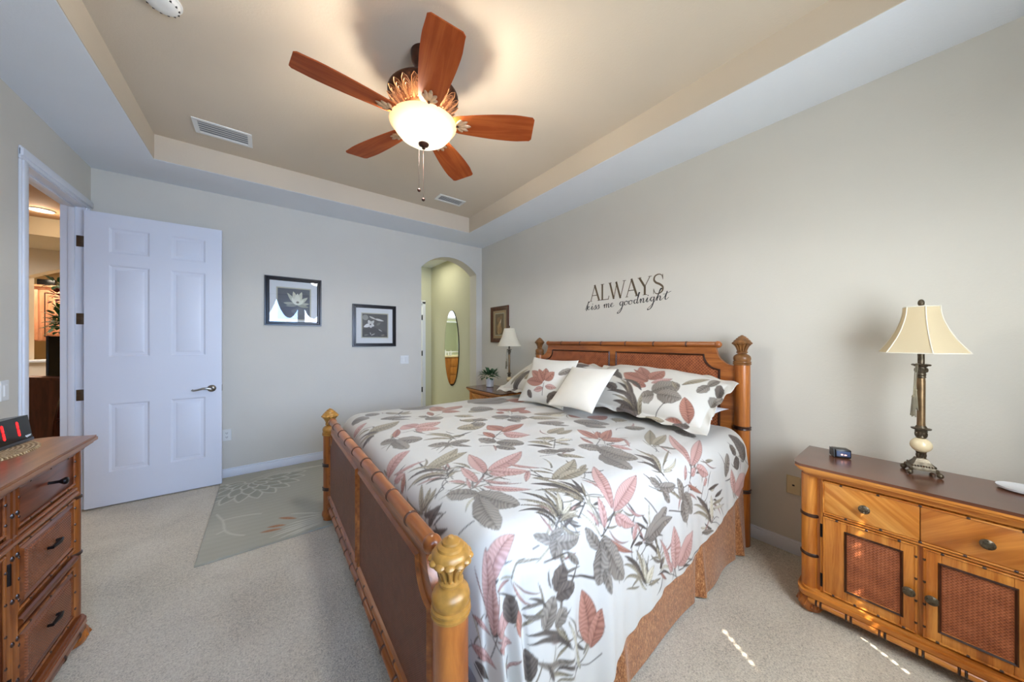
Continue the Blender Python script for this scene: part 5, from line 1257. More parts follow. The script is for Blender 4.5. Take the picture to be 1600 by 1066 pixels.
    for k in range(7):
        y = C - HW + .10 + k * (2 * HW - .2) / 6; g.mark()
        for dy in (-.008, .008): g.axis_lathe((2.172, y + dy - .004, .07), (2.172, y + dy + .004, .07), [(0, .0165), (.003, .020), (.005, .020), (.008, .0165)], 14)
    build('bamboo_node', g, M['node'], r_)
    for sx in (2.215, 2.50):
        for s in (-1, 1):
            f = MB().lathe(sx, C + s * (HW - .062), [(.026, 0), (.040, .008), (.049, .028), (.049, .052), (.040, .072), (.034, .080), (.040, .087)], 40, 0, 0)
            # carved leaf ribs round the bun
            for k in range(12):
                a = 2 * PI * k / 12; yy_ = C + s * (HW - .062)
                f.tube([(sx + .03 * math.cos(a), yy_ + .03 * math.sin(a), .004), (sx + .05 * math.cos(a + .25), yy_ + .05 * math.sin(a + .25), .036), (sx + .041 * math.cos(a + .5), yy_ + .041 * math.sin(a + .5), .073)], [.003, .006, .003], 6)
            build('bun_foot', f, M['gold'] if False else M['bed_z'], ns)
    ns.location = loc
    return ns
ns1 = make_nightstand((2.37, .025, 0), 'honey wood cane door nightstand in the right foreground under the large lamp')
ns2 = dup(ns1); ns2.location = (2.37, 3.44, 0); ns2['label'] = 'wooden nightstand in the far corner beyond the bed under the small lamp'

# ------------------------------------------------------------------ table lamps
def table_lamp(cx, cy, zb, label, style, rot=0):
    L = thing('table_lamp', label, 'lamp', (cx, cy, zb))
    RS = .66
    def b(name, m, mat, par=L, **kw):
        if 'shade' not in name: m.v = [(p[0] * RS, p[1] * RS, p[2]) for p in m.v]
        return build(name, m, mat, par, local=True, **kw)
    # footed square pedestal
    m = MB(); q = .062
    for sx in (-1, 1):
        for sy in (-1, 1):
            m.ball((sx * q * 1.08, sy * q * 1.08, .012), .014, 10, 6, 0, (1.2, 1.2, .85)); m.ball((sx * q * .92, sy * q * .92, .026), .011, 8, 6)
    def sq(h): return [(-h, -h), (h, -h), (h, h), (-h, h)]
    prev = None
    for (h0, h1, z0, z1) in ((q * 1.02, q, .022, .030), (q, q * .84, .030, .040), (q * .84, q * .55, .040, .058), (q * .55, q * .42, .058, .072)):
        V = [(x, y, z0) for x, y in sq(h0)] + [(x, y, z1) for x, y in sq(h1)]
        m.add(V, [(k, (k + 1) % 4, 4 + (k + 1) % 4, 4 + k) for k in range(4)] + [(3, 2, 1, 0), (4, 5, 6, 7)])
    for s in range(4):      # beaded edge
        a = PI / 2 * s; c, sn = math.cos(a), math.sin(a)
        for k in range(9):
            t = -q * .8 + q * 1.6 * k / 8; m.ball((c * q * .86 - sn * t, sn * q * .86 + c * t, .042), .0048, 6, 4)
    b('pedestal', m, M['pewter'])
    m = MB().lathe(0, 0, [(.026, .070), (.018, .078), (.016, .086), (.022, .094), (.026, .100), (.018, .103)], 20, 0, 0)
    for k in range(8):
        a = 2 * PI * k / 8; m.ball((.019 * math.cos(a), .019 * math.sin(a), .086), .007, 6, 5, 0, (1, 1, 1.8))
    b('carved_neck', m, M['pewter'])
    b('onyx_ball', MB().ball((0, 0, .133), .052, 24, 14, 0, (1, 1, .66)), M['onyx'])
    m = MB().lathe(0, 0, [(.018, .163), (.026, .170), (.022, .18), (.024, .19), (.031, .198), (.026, .203), (.046, .207), (.048, .212), (.030, .214), (.022, .224)], 24)
    for k in range(9):
        a = 2 * PI * k / 9; m.ball((.024 * math.cos(a), .024 * math.sin(a), .184), .0075, 6, 5, 0, (1, 1, 1.7))
    b('carved_collar', m, M['pewter'])
    b('column', MB().lathe(0, 0, [(.021, .216), (.0195, .24), (.0205, .43), (.019, .448)], 24), M['lampcol'])
    m = MB().lathe(0, 0, [(.019, .446), (.024, .450), (.021, .456), (.024, .462), (.021, .468), (.026, .478), (.029, .490), (.024, .498), (.040, .506), (.043, .511), (.018, .514)], 24)
    for k in range(8):
        a = 2 * PI * k / 8; m.ball((.026 * math.cos(a), .026 * math.sin(a), .484), .008, 6, 5, 0, (1, 1, 1.4))
    for k in range(4):
        a = PI / 4 + PI / 2 * k; m.ball((.042 * math.cos(a), .042 * math.sin(a), .508), .007, 8, 5, 0, (1.5, 1.5, .7))
    b('capital', m, M['pewter'])
    b('candle_tube', MB().lathe(0, 0, [(.0165, .512), (.0165, .60), (.010, .60), (.010, .66)], 18), M['pewter'])
    b('finial', MB().lathe(0, 0, [(.004, .775), (.006, .782), (.010, .785), (.016, .793), (.015, .802), (.008, .809), (.002, .811)], 16).ball((0, 0, .799), .0165, 10, 6), M['pewter'])
    if style == 'bell':
        n = 6; zs = [0, .05, .15, .3, .5, .7, .86, 1]
        V = []; per = 8; m = MB()
        for t in zs:
            r = .140 - (.140 - .056) * (1 - (1 - t) ** 1.85); z = .565 + .215 * t
            for k in range(n):
                a0_, a1_ = 2 * PI * k / n, 2 * PI * (k + 1) / n
                for j in range(per):
                    u = j / per
                    x = math.cos(a0_) * (1 - u) + math.cos(a1_) * u; y = math.sin(a0_) * (1 - u) + math.sin(a1_) * u
                    bow = 1 + .02 * math.sin(PI * u) * t
                    V.append((x * r * bow, y * r * bow, z))
        N_ = n * per
        m.add(V, [(i * N_ + k, i * N_ + (k + 1) % N_, (i + 1) * N_ + (k + 1) % N_, (i + 1) * N_ + k) for i in range(len(zs) - 1) for k in range(N_)])
        sh = b('lamp_shade', m, M['shade'], smooth=30)
        g = MB()
        for k in range(n):
            a = 2 * PI * k / n; pts = []
            for t in zs: r = .141 - (.140 - .056) * (1 - (1 - t) ** 1.85); pts.append((math.cos(a) * r, math.sin(a) * r, .565 + .215 * t))
            g.tube(pts, .0022, 6)
        for t in (0, 1):
            r = .141 if t == 0 else .057; g.tube([(math.cos(2 * PI * k / 6) * r, math.sin(2 * PI * k / 6) * r, .565 + .215 * t) for k in range(7)], .0026, 6)
        b('shade_trim', g, M['cream'], sh)
    else:
        m = MB(); V = []; n = 96; zs = [0, .1, .5, .9, 1]
        for t in zs:
            r = .150 - .085 * t - .012 * math.sin(PI * t)
            for k in range(n): rr = r * (1 + .012 * math.cos(k * PI)) ; V.append((rr * math.cos(2 * PI * k / n), rr * math.sin(2 * PI * k / n), .555 + .225 * t))
        m.add(V, [(i * n + k, i * n + (k + 1) % n, (i + 1) * n + (k + 1) % n, (i + 1) * n + k) for i in range(len(zs) - 1) for k in range(n)])
        b('lamp_shade', m, M['shade2'])
    # cord and two tassels hanging from the capital
    g = MB(); ax, ay = -.033, .030
    g.tube([(ax * .5, ay * .5, .513), (ax, ay, .515), (ax * 1.25, ay * 1.25, .47), (ax * 1.35, ay * 1.5, .36)], .003, 6)
    g.tube([(ax * .8, ay * .5, .513), (ax * 1.1, ay * .8, .505), (ax * .95, ay * 1.0, .44), (ax * 1.0, ay * 1.1, .39)], .003, 6)
    for (tx, ty, tz) in ((ax * 1.35, ay * 1.5, .36), (ax * 1.0, ay * 1.1, .39)):
        g.ball((tx, ty, tz), .009, 8, 6); rr = random.Random(3)
        for k in range(22):
            a = 2 * PI * k / 22; r1 = .007; r2 = .013 * rr.uniform(.6, 1)
            g.tube([(tx + r1 * math.cos(a) * .7, ty + r1 * math.sin(a) * .7, tz - .004), (tx + r2 * math.cos(a), ty + r2 * math.sin(a), tz - .095 * rr.uniform(.85, 1))], .0026, 5)
    b('tassel', g, fabric('tassel_thread_' + style, (150, 138, 108), .7, .3, 300, .1, .2, (96, 88, 70)))
    L.rotation_euler = (0, 0, rot); return L
table_lamp(2.435, .025, .75, 'large bronze table lamp with ivory bell shade on the near nightstand', 'bell', math.radians(14))
table_lamp(2.45, 3.25, .75, 'small table lamp with pleated cream shade on the far corner nightstand', 'pleat', math.radians(20))

# small things on the nightstands
ck = thing('digital_clock', 'small black digital clock on the near nightstand left of the lamp', 'clock', (2.46, .30, .75))
def place(m, p, rz): m.xf(Matrix.Translation(p) @ Matrix.Rotation(rz, 4, 'Z')); return m
CKP, CKR = (2.43, .286, .75), math.radians(-62)
build('case', place(MB().box(-.033, .033, -.018, .036, .002, .046, .005), CKP, CKR), M['black'], ck)
build('side_panel', place(MB().box(-.036, -.033, -.014, .038, .004, .045, .001), CKP, CKR), metal('clock_grey', (110, 114, 116), .4, .5), ck)
scr = build('screen', place(MB().box(-.027, .028, -.0195, -.0175, .010, .038, .001), CKP, CKR), paint('clock_screen', (70, 84, 116), .15, .02), ck)
build('screen_glow', place(MB().ball((-.006, -.0198, .020), .005, 8, 5, 0, (1, .1, .8)).ball((.008, -.0198, .019), .005, 8, 5, 0, (1.2, .1, .7)), CKP, CKR), emit('screen_light', (255, 190, 170), 1.0), scr)
dsh = build('trinket_dish', MB().lathe(2.47, -.235, [(.02, .751), (.05, .752), (.062, .757), (.066, .766), (.060, .764), (.046, .758), (.01, .757)], 28), M['ceramic'])
tag(origin(dsh, (2.47, -.235, .75)), 'small white dish at the right edge of the near nightstand top', 'dish')
pp = thing('potted_plant', 'small bushy green plant in a white pot on the far nightstand', 'plant', (2.40, 3.62, .75))
build('pot', MB().lathe(2.40, 3.62, [(.040, .752), (.050, .758), (.056, .855), (.056, .862), (.050, .862), (.048, .84)], 24), M['ceramic'], pp)
build('soil', MB().lathe(2.40, 3.62, [(.048, .838), (.048, .845)], 18), M['soil'], pp)
build('foliage', leaf_cluster(MB(), (2.40, 3.62, .905), 130, (.12, .12, .085), .062, 0, 12), M['leafgreen'], pp)

# ------------------------------------------------------------------ dresser on the left
def make_dresser():
    XB, XF_, Y0, Y1 = -1.145, -.675, .86, 2.375
    ds = thing('dresser', 'long honey wood dresser with dark iron pulls in the left foreground', 'dresser', (-.92, 1.62, 0))
    build('cabinet_body', MB().box(XB, XF_ - .012, Y0 + .02, Y1 - .02, .10, .885), M['dresser_z'], ds)
    def outline(i):
        e1 = [(XF_ + .047 - i, Y1 - .02 - i * .4), (XF_ + .047 - i, Y1 + .012 - i * .6), (XF_ + .020 - i, Y1 + .018 - i), (XF_ - .010 - i, Y1 + .030 - i), (XF_ - .05 - i, Y1 + .060 - i), (XF_ - .10 - i, Y1 + .082 - i)]
        e0 = [(x_, Y0 + Y1 - y_) for x_, y_ in e1]
        return [(XB, Y0 - .085 + i)] + e0[::-1] + e1 + [(XB, Y1 + .085 - i)]
    t = MB(); lay(t, outline(.004), .922, .93); lay(t, outline(0), .908, .922); build('tabletop', t, M['dresser_top'], ds)
    t = MB()
    for (i, a, b) in ((.012, .896, .908), (.024, .886, .896), (.034, .876, .886)): lay(t, outline(i), a, b)
    build('cornice_moulding', t, M['dresser_y'], ds)
    for y in (Y0 + .028, Y1 - .028):
        p = build('corner_post', MB().lathe(XF_ - .022, y, [(.030, .10), (.030, .88)], 24), M['dresser_z'], ds)
        for z in (.41, .665): build('bamboo_ring', MB().lathe(XF_ - .022, y, [(.030, z - .008), (.0345, z - .004), (.0345, z + .004), (.030, z + .008)], 24), M['node'], p)
    x = XF_
    def pull_bar(y, z, par):
        m = MB(); m.tube([(x - .002, y - .030, z), (x + .020, y - .036, z), (x + .024, y, z + .002), (x + .020, y + .036, z), (x - .002, y + .030, z)], [.005, .006, .0085, .006, .005], 8)
        return build('bar_pull', m, M['iron'], par)
    def pull_knob(y, z, par):
        return build('knob', MB().axis_lathe((x - .002, y, z), (x + .1, y, z), [(0, .006), (.004, .005), (.026, .006), (.034, .011), (.040, .014), (.046, .013), (.049, .006)], 16), M['iron'], par)
    def front(a, b, z0, z1, style):
        d = build('drawer', MB().box(x - .014, x - .002, a, b, z0, z1, .004), M['dresser_front'], ds)
        if style == 'plain':
            g = MB()
            for (p, q) in (((x, a, z0), (x, b, z0)), ((x, a, z1), (x, b, z1)), ((x, a, z0), (x, a, z1)), ((x, b, z0), (x, b, z1))): g.tube([p, q], .005, 8)
            build('reed_moulding', g, M['dresser_y'], d)
            g = MB(); pegs(g, 'y', (x + .002, z1), a, b, 3); pegs(g, 'y', (x + .002, z0), a, b, 3); pegs(g, 'z', (x + .002, a), z0, z1, 2); pegs(g, 'z', (x + .002, b), z0, z1, 2); build('bamboo_knuckle', g, M['node'], d)
            pull_knob((a + b) / 2, (z0 + z1) / 2 + .01, d)
        else:
            P = [(a + .035, z0 + .028), (b - .035, z0 + .028), (b - .035, z1 - .028), (a + .035, z1 - .028)]
            build('cane_panel', MB().prism([(p, q) for p, q in P], lambda p, q, h: (x - .003 + h, p, q), 0, .009, 0, .012), M['cane_d'], d)
            g = MB(); frame_ring(g, P, .016, lambda p, q, h: (x - .003 + h, p, q), 0, .008); build('panel_moulding', g, M['dresser_y'], d, 60)
            g = MB()
            for (p, q) in (((x, a, z0), (x, b, z0)), ((x, a, z1), (x, b, z1)), ((x, a, z0), (x, a, z1)), ((x, b, z0), (x, b, z1))): g.tube([p, q], .0045, 8)
            build('reed_moulding', g, M['dresser_z'], d)
            g = MB(); pegs(g, 'y', (x + .002, z1), a, b, 3); pegs(g, 'y', (x + .002, z0), a, b, 3); pegs(g, 'z', (x + .002, a), z0, z1, 3); pegs(g, 'z', (x + .002, b), z0, z1, 3); build('bamboo_knuckle', g, M['node'], d)
            pull_bar((a + b) / 2, (z0 + z1) / 2 + .015, d)
    banks = [(Y0 + .065, Y0 + .475), (Y0 + .545, Y1 - .545), (Y1 - .475, Y1 - .065)]
    for i, (a, b) in enumerate(banks):
        front(a, b, .735, .868, 'plain')
        if i != 1:
            front(a, b, .445, .665, 'cane'); front(a, b, .145, .365, 'cane')
        else:
            d = build('door', MB().box(x - .014, x - .002, a, b, .145, .665, .004), M['dresser_front'], ds)
            P = [(a + .06, .20), (b - .06, .20), (b - .06, .61), (a + .06, .61)]
            build('cane_panel', MB().prism(P, lambda p, q, h: (x - .003 + h, p, q), 0, .008), M['cane_d'], d)
            g = MB(); frame_ring(g, P, .018, lambda p, q, h: (x - .003 + h, p, q), 0, .010); build('panel_moulding', g, M['dresser_y'], d, 60)
            g = MB()
            for (p, q) in (((x, a, .145), (x, b, .145)), ((x, a, .665), (x, b, .665)), ((x, a, .145), (x, a, .665)), ((x, b, .145), (x, b, .665))): g.tube([p, q], .005, 8)
            build('reed_moulding', g, M['dresser_z'], d)
            g = MB(); pegs(g, 'z', (x + .002, a), .145, .665, 5); pegs(g, 'z', (x + .002, b), .145, .665, 5); build('bamboo_knuckle', g, M['node'], d)
            for z in (.22, .60): build('hinge', MB().tube([(x + .004, b + .012, z - .035), (x + .004, b + .012, z + .035)], .006, 8), M['iron'], d)
            pull_knob(a + .03, .42, d)
    # mid rail, stiles and base
    g = MB()
    for z in (.700,): g.mark(); g.tube([(x + .002, Y0 + .06, z + .012), (x + .002, Y1 - .06, z + .012)], .007, 8); g.mark(); g.tube([(x + .004, Y0 + .06, z - .008), (x + .004, Y1 - .06, z - .008)], .010, 8)
    for a, b in (banks[0], banks[2]): g.mark(); g.tube([(x + .001, a, .405), (x + .001, b, .405)], .013, 8)
    build('rail', g, M['dresser_y'], ds)
    g = MB()
    for y in (banks[0][1] + .035, banks[2][0] - .035):
        for dy in (-.014, .014): g.mark(); g.tube([(x, y + dy, .13), (x, y + dy, .87)], .009, 8)
    build('stile', g, M['dresser_z'], ds)
    g = MB()
    for y in (banks[0][1] + .035, banks[2][0] - .035):
        for dy in (-.014, .014): pegs(g, 'z', (x + .006, y + dy), .15, .86, 5, .006)
    build('bamboo_knuckle', g, M['node'], ds)
    def base_outline(i):
        P = [(XB, Y0 - .01 + i), (XF_ - .02 - i, Y0 - .01 + i)]; r_ = .045
        for k in range(7): a = PI / 2 * k / 6; P.append((XF_ - .02 - i + r_ * math.sin(a), Y0 - .01 + i + r_ * (1 - math.cos(a))))
        for k in range(7): a = PI / 2 * (1 - k / 6); P.append((XF_ - .02 - i + r_ * math.sin(a), Y1 + .01 - i - r_ * (1 - math.cos(a))))
        return P + [(XB, Y1 + .01 - i)]
    t = MB(); lay(t, base_outline(.012), .118, .13); lay(t, base_outline(.004), .108, .118); lay(t, base_outline(0), .088, .108); build('base_moulding', t, M['dresser_y'], ds)
    r_ = build('bamboo_rail', MB().axis_lathe((x + .012, Y0 + .03, .075), (x + .012, Y1 - .03, .075), [(0, .010), (.008, .016), (Y1 - Y0 - .07, .016), (Y1 - Y0 - .06, .010)], 14), M['dresser_y'], ds)
    g = MB()
    for k in range(11):
        y = Y0 + .10 + k * (Y1 - Y0 - .2) / 10; g.mark()
        g.axis_lathe((x + .012, y - .006, .075), (x + .012, y + .006, .075), [(0, .016), (.003, .0195), (.009, .0195), (.012, .016)], 14)
    build('bamboo_node', g, M['node'], r_)
    for xx_ in (x - .022, XB + .05):
        for y in (Y0 + .035, Y1 - .035):
            f = MB().lathe(xx_, y, [(.028, 0), (.046, .008), (.056, .030), (.054, .055), (.044, .075), (.040, .082), (.048, .088)], 36)
            for k in range(12):
                a = 2 * PI * k / 12
                f.tube([(xx_ + .03 * math.cos(a), y + .03 * math.sin(a), .004), (xx_ + .057 * math.cos(a + .25), y + .057 * math.sin(a + .25), .038), (xx_ + .041 * math.cos(a + .5), y + .041 * math.sin(a + .5), .076)], [.003, .006, .003], 6)
            build('bun_foot', f, M['bed_z'], ds)
    return ds
M['cane_d'] = cane('dresser_cane', (104, 52, 26), (156, 92, 54), (1, 2), 130)
make_dresser()
# woven placemat and clock radio on the dresser
def placemat_mat():
    m = NT('woven_seagrass'); c = m.n('ShaderNodeTexCoord'); sp = m.n('ShaderNodeSeparateXYZ'); m.l(c.outputs['Object'], sp.inputs[0])
    r = m.math('SQRT', m.math('ADD', m.math('POWER', m.math('MULTIPLY', sp.outputs[0], 1.35), 2.0), m.math('POWER', sp.outputs[1], 2.0)))
    th = m.math('ARCTAN2', sp.outputs[1], sp.outputs[0])
    w = m.math('SINE', m.math('MULTIPLY', r, 420.0)); w2 = m.math('SINE', m.math('ADD', m.math('MULTIPLY', th, 90.0), m.math('MULTIPLY', m.math('FLOOR', m.math('MULTIPLY', r, 66.8)), 2.1)))
    h = m.math('ADD', m.math('MULTIPLY', w, .5), m.math('MULTIPLY', w2, .5))
    f = m.math('ADD', m.math('MULTIPLY', h, .3), m.noise(m.coord(), 90, 3))
    m.l(m.ramp(f, [(.25, srgb(122, 92, 58)), (.5, srgb(196, 166, 122)), (.75, srgb(226, 204, 164))]), m.b.inputs['Base Color'])
    m.set(Roughness=.8); m.bump(h, .8, .006); return m.m
PMC = (-.905, 2.20)
el = [(PMC[0] + .165 * math.cos(a), PMC[1] + .225 * math.sin(a)) for a in [2 * PI * k / 72 for k in range(72)]]
pm = build('woven_placemat', MB().prism([(x * (1 + .004 * math.sin(k * 2.2)) - PMC[0] * .004 * math.sin(k * 2.2), y) for k, (x, y) in enumerate(el)], lambda a, b, h: (a, b, h), .9305, .937, 0, .004), placemat_mat())
tag(origin(pm, (PMC[0], PMC[1], .93)), 'oval woven seagrass placemat under the clock radio on the dresser', 'placemat')
CRP, CRR = (-.865, 2.245, .937), math.radians(84)
cr = thing('clock_radio', 'black clock radio with red digits on the placemat on the dresser', 'clock', CRP)
def crm(m): return place(m, CRP, CRR)
build('case', crm(MB().prism([(-.034, .0), (-.040, .014), (-.026, .112), (.036, .104), (.042, .0)], lambda a, b, h: (h, a, b), -.15, .15)), M['black'], cr)
build('base_strip', crm(MB().box(-.151, .151, -.044, -.034, .002, .014, .002)), metal('clock_base_trim', (88, 88, 92), .35, .6), cr)
redm = emit('red_led_digit', (255, 28, 30), 1.6)
def seg7(cx, on, m):
    w, h, t = .030, .030, .0055; zc_ = .064
    S = {'b': (w / 2, h / 2, 'v'), 'c': (w / 2, -h / 2, 'v')}
    for s in on:
        x, z, o = S[s]
        P = [(cx + x - t, zc_ + z - h / 2 + .003), (cx + x, zc_ + z - h / 2 - .001), (cx + x + t, zc_ + z - h / 2 + .003), (cx + x + t, zc_ + z + h / 2 - .003), (cx + x, zc_ + z + h / 2 + .001), (cx + x - t, zc_ + z + h / 2 - .003)]
        m.prism(P, lambda a, b, h_: (a, -.0402 + (b - .014) * (.014 / .098) - h_, b), -.0004, .0008)
for cx_ in (-.085, -.008, .068):
    g = MB(); seg7(cx_, 'bc', g); build('digit', crm(g), redm, cr)
# script maker mark on the lower right corner of the case
g = MB(); pts = []
for k in range(40):
    t = k / 39; xx_ = .112 + .030 * t; zz_ = .024 + .005 * math.sin(t * 22) * (1 - .5 * t) + .003 * t
    pts.append((xx_, -.0395 + (zz_ - .014) * (.014 / .098) - .0012, zz_))
g.tube(pts, .0009, 5); build('script_mark', crm(g), M['plastic'], cr)

# ------------------------------------------------------------------ framed pictures
def frame_mb(a0, a1, z0, z1, w, fx, d, mi=0):
    m = MB()
    prof = [(0, 0), (0, d), (w * .35, d * 1.05), (w * .5, d * .72), (w * .8, d * .8), (w, d * .35), (w, 0)]
    V = []; n = len(prof)
    for (sa, sz) in ((0, 0), (1, 0), (1, 1), (0, 1)):
        for (i, h) in prof: V.append(fx(a0 + i if sa == 0 else a1 - i, z0 + i if sz == 0 else z1 - i, h))
    fs = [(c * n + k, ((c + 1) % 4) * n + k, ((c + 1) % 4) * n + (k + 1) % n, c * n + (k + 1) % n) for c in range(4) for k in range(n)]
    return m.add(V, fs, mi)
def quadm(a0, a1, z0, z1, fx, h0, h1): return MB().prism([(a0, z0), (a1, z0), (a1, z1), (a0, z1)], fx, h0, h1)
class Art:
    """flat print made of thin coloured shapes, one mesh"""
    def __init__(s, fx): s.m = MB(); s.fx = fx; s.mats = []; s.h = 0
    def poly(s, P, col):
        if col not in s.mats: s.mats.append(col)
        s.h += .00004; n = len(P)
        s.m.add([s.fx(a, b, s.h) for a, b in P], [tuple(range(n))], s.mats.index(col)); return s
    def petal(s, b, t, w, col, n=10):
        dx, dz = t[0] - b[0], t[1] - b[1]; L = math.hypot(dx, dz); ux, uz = dx / L, dz / L; P = []
        for k in range(n + 1): q = k / n; ww = w * math.sin(PI * q ** .8) ** .8; P.append((b[0] + ux * L * q - uz * ww, b[1] + uz * L * q + ux * ww))
        for k in range(n - 1, 0, -1): q = k / n; ww = w * math.sin(PI * q ** .8) ** .8; P.append((b[0] + ux * L * q + uz * ww, b[1] + uz * L * q - ux * ww))
        return s.poly(P, col)
    def disc(s, c, rx, rz, col, n=20): return s.poly([(c[0] + rx * math.cos(2 * PI * k / n), c[1] + rz * math.sin(2 * PI * k / n)) for k in range(n)], col)
    def build(s, parent):
        return build('print', s.m, [paint('print_%d_%d_%d' % c, c, .6, .05) for c in s.mats], parent)
FW = lambda base: (lambda a, z, h: (a, YF - base - h, z))
RW = lambda base: (lambda a, z, h: (XR - base - h, a, z))
def picture(name, label, a0, a1, z0, z1, w, art, fxb, framemat, matmat, depth=.022, group=None, glass=True):
    c = thing(name, label, 'picture', fxb(0)((a0 + a1) / 2, z0, 0), group)
    build('frame', frame_mb(a0, a1, z0, z1, w, fxb(.001), depth), framemat, c)
    build('mat_board', quadm(a0 + w * .7, a1 - w * .7, z0 + w * .7, z1 - w * .7, fxb(.001), 0, .005), matmat, c)
    build('mat_bevel', frame_mb(art[0] - .012, art[1] + .012, art[2] - .012, art[3] + .012, .012, fxb(.006), .0012), paint('mat_bevel', (186, 182, 160), .7, .01), c)
    if glass: build('glass_pane', quadm(a0 + w * .8, a1 - w * .8, z0 + w * .8, z1 - w * .8, fxb(.0095), 0, .001), M['glass'], c)
    return c
# water lily print
p1 = picture('framed_picture', 'black framed water lily print nearest the open door on the far wall', -.012, .509, 1.54, 2.07, .042, (.10, .396, 1.612, 1.948), FW, M['blackframe'], M['mat'])
A = Art(FW(.0066)); A.poly([(.10, 1.612), (.396, 1.612), (.396, 1.948), (.10, 1.948)], (88, 92, 98))
A.disc((.20, 1.70), .09, .05, (74, 78, 90)); A.disc((.30, 1.70), .08, .035, (98, 102, 108)); A.disc((.34, 1.86), .05, .06, (80, 82, 86))
c0 = (.275, 1.77)
for (tx, tz, w, col) in ((.15, 1.79, .020, (168, 168, 150)), (.39, 1.79, .018, (176, 178, 158)), (.17, 1.755, .016, (140, 142, 130)), (.385, 1.75, .016, (150, 152, 134)), (.185, 1.90, .020, (190, 192, 172)), (.375, 1.86, .022, (196, 198, 176)), (.24, 1.92, .024, (208, 208, 188)), (.32, 1.92, .024, (204, 206, 184)), (.28, 1.90, .026, (222, 222, 204)), (.225, 1.85, .018, (226, 226, 210)), (.34, 1.83, .018, (220, 222, 202))): A.petal(c0, (tx, tz), w, col)
A.disc((.28, 1.80), .014, .012, (120, 112, 96)); A.build(p1)
# blossom print
p2 = picture('framed_picture', 'black framed blossom print left of the arch on the far wall', .836, 1.359, 1.30, 1.826, .042, (.95, 1.252, 1.42, 1.712), FW, M['blackframe'], M['mat'])
A = Art(FW(.0066)); A.poly([(.95, 1.42), (1.252, 1.42), (1.252, 1.712), (.95, 1.712)], (92, 90, 88))
A.disc((.985, 1.665), .035, .035, (150, 150, 142)); A.poly([(.95, 1.42), (1.252, 1.42), (1.252, 1.48), (1.10, 1.54), (.95, 1.52)], (70, 70, 72))
for (b, t, w, col) in (((1.03, 1.68), (1.12, 1.64), .010, (200, 200, 192)), ((1.10, 1.65), (1.21, 1.625), .013, (214, 214, 206)), ((1.045, 1.58), (.965, 1.545), .022, (226, 226, 222)), ((1.045, 1.58), (1.02, 1.635), .02, (214, 214, 208)), ((1.045, 1.58), (1.09, 1.63), .018, (206, 206, 200)), ((1.045, 1.58), (1.09, 1.56), .02, (220, 220, 216)), ((1.04, 1.58), (1.055, 1.535), .018, (214, 214, 210)), ((1.14, 1.52), (1.19, 1.49), .006, (180, 178, 172)), ((1.05, 1.44), (1.10, 1.465), .006, (190, 188, 182)), ((1.05, 1.45), (1.04, 1.48), .005, (190, 188, 182)), ((1.12, 1.57), (1.17, 1.61), .016, (120, 120, 112)), ((.97, 1.44), (1.02, 1.45), .01, (124, 124, 116)), ((1.17, 1.44), (1.22, 1.45), .01, (126, 120, 112))): A.petal(b, t, w, col)
A.disc((1.045, 1.578), .009, .009, (60, 58, 56)); A.build(p2)
# small sepia print in a brown frame on the right wall (y decreases to the right in the photograph)
p3 = picture('framed_picture', 'small sepia print in a brown wooden frame above the far nightstand', 3.585, 4.03, 1.35, 1.873, .062, (3.70, 3.915, 1.46, 1.765), RW, M['redbrown'], paint('tan_mat', (176, 146, 112), .7, .03), .016)
A = Art(RW(.0066)); A.poly([(3.70, 1.46), (3.915, 1.46), (3.915, 1.765), (3.70, 1.765)], (112, 88, 66))
A.petal((3.83, 1.46), (3.80, 1.66), .05, (196, 158, 112)); A.petal((3.80, 1.47), (3.78, 1.60), .04, (172, 132, 90)); A.disc((3.83, 1.68), .035, .04, (150, 112, 80)); A.disc((3.77, 1.71), .03, .03, (138, 104, 74)); A.petal((3.79, 1.62), (3.77, 1.69), .012, (226, 206, 178)); A.petal((3.86, 1.5), (3.88, 1.62), .02, (140, 106, 76)); A.build(p3)

# ------------------------------------------------------------------ wall lettering
wl = thing('wall_lettering', 'vinyl wall lettering reading ALWAYS kiss me goodnight above the headboard', 'wall lettering', (XR, 1.77, 1.72))
def st(m, a, b, w, cap=0):
    dx, dz = b[0] - a[0], b[1] - a[1]; L = math.hypot(dx, dz); nx_, nz_ = -dz / L * w / 2, dx / L * w / 2
    return [(a[0] + nx_, a[1] + nz_), (b[0] + nx_, b[1] + nz_), (b[0] - nx_, b[1] - nz_), (a[0] - nx_, a[1] - nz_)]
def catmull(P, n=8):
    out = []
    for i in range(len(P) - 1):
        p0, p1, p2, p3 = P[max(i - 1, 0)], P[i], P[i + 1], P[min(i + 2, len(P) - 1)]
        for k in range(n):
            t = k / n
            out.append(tuple(.5 * (2 * p1[j] + (p2[j] - p0[j]) * t + (2 * p0[j] - 5 * p1[j] + 4 * p2[j] - p3[j]) * t * t + (3 * p1[j] - p0[j] - 3 * p2[j] + p3[j]) * t ** 3) for j in (0, 1)))
    out.append(P[-1]); return out
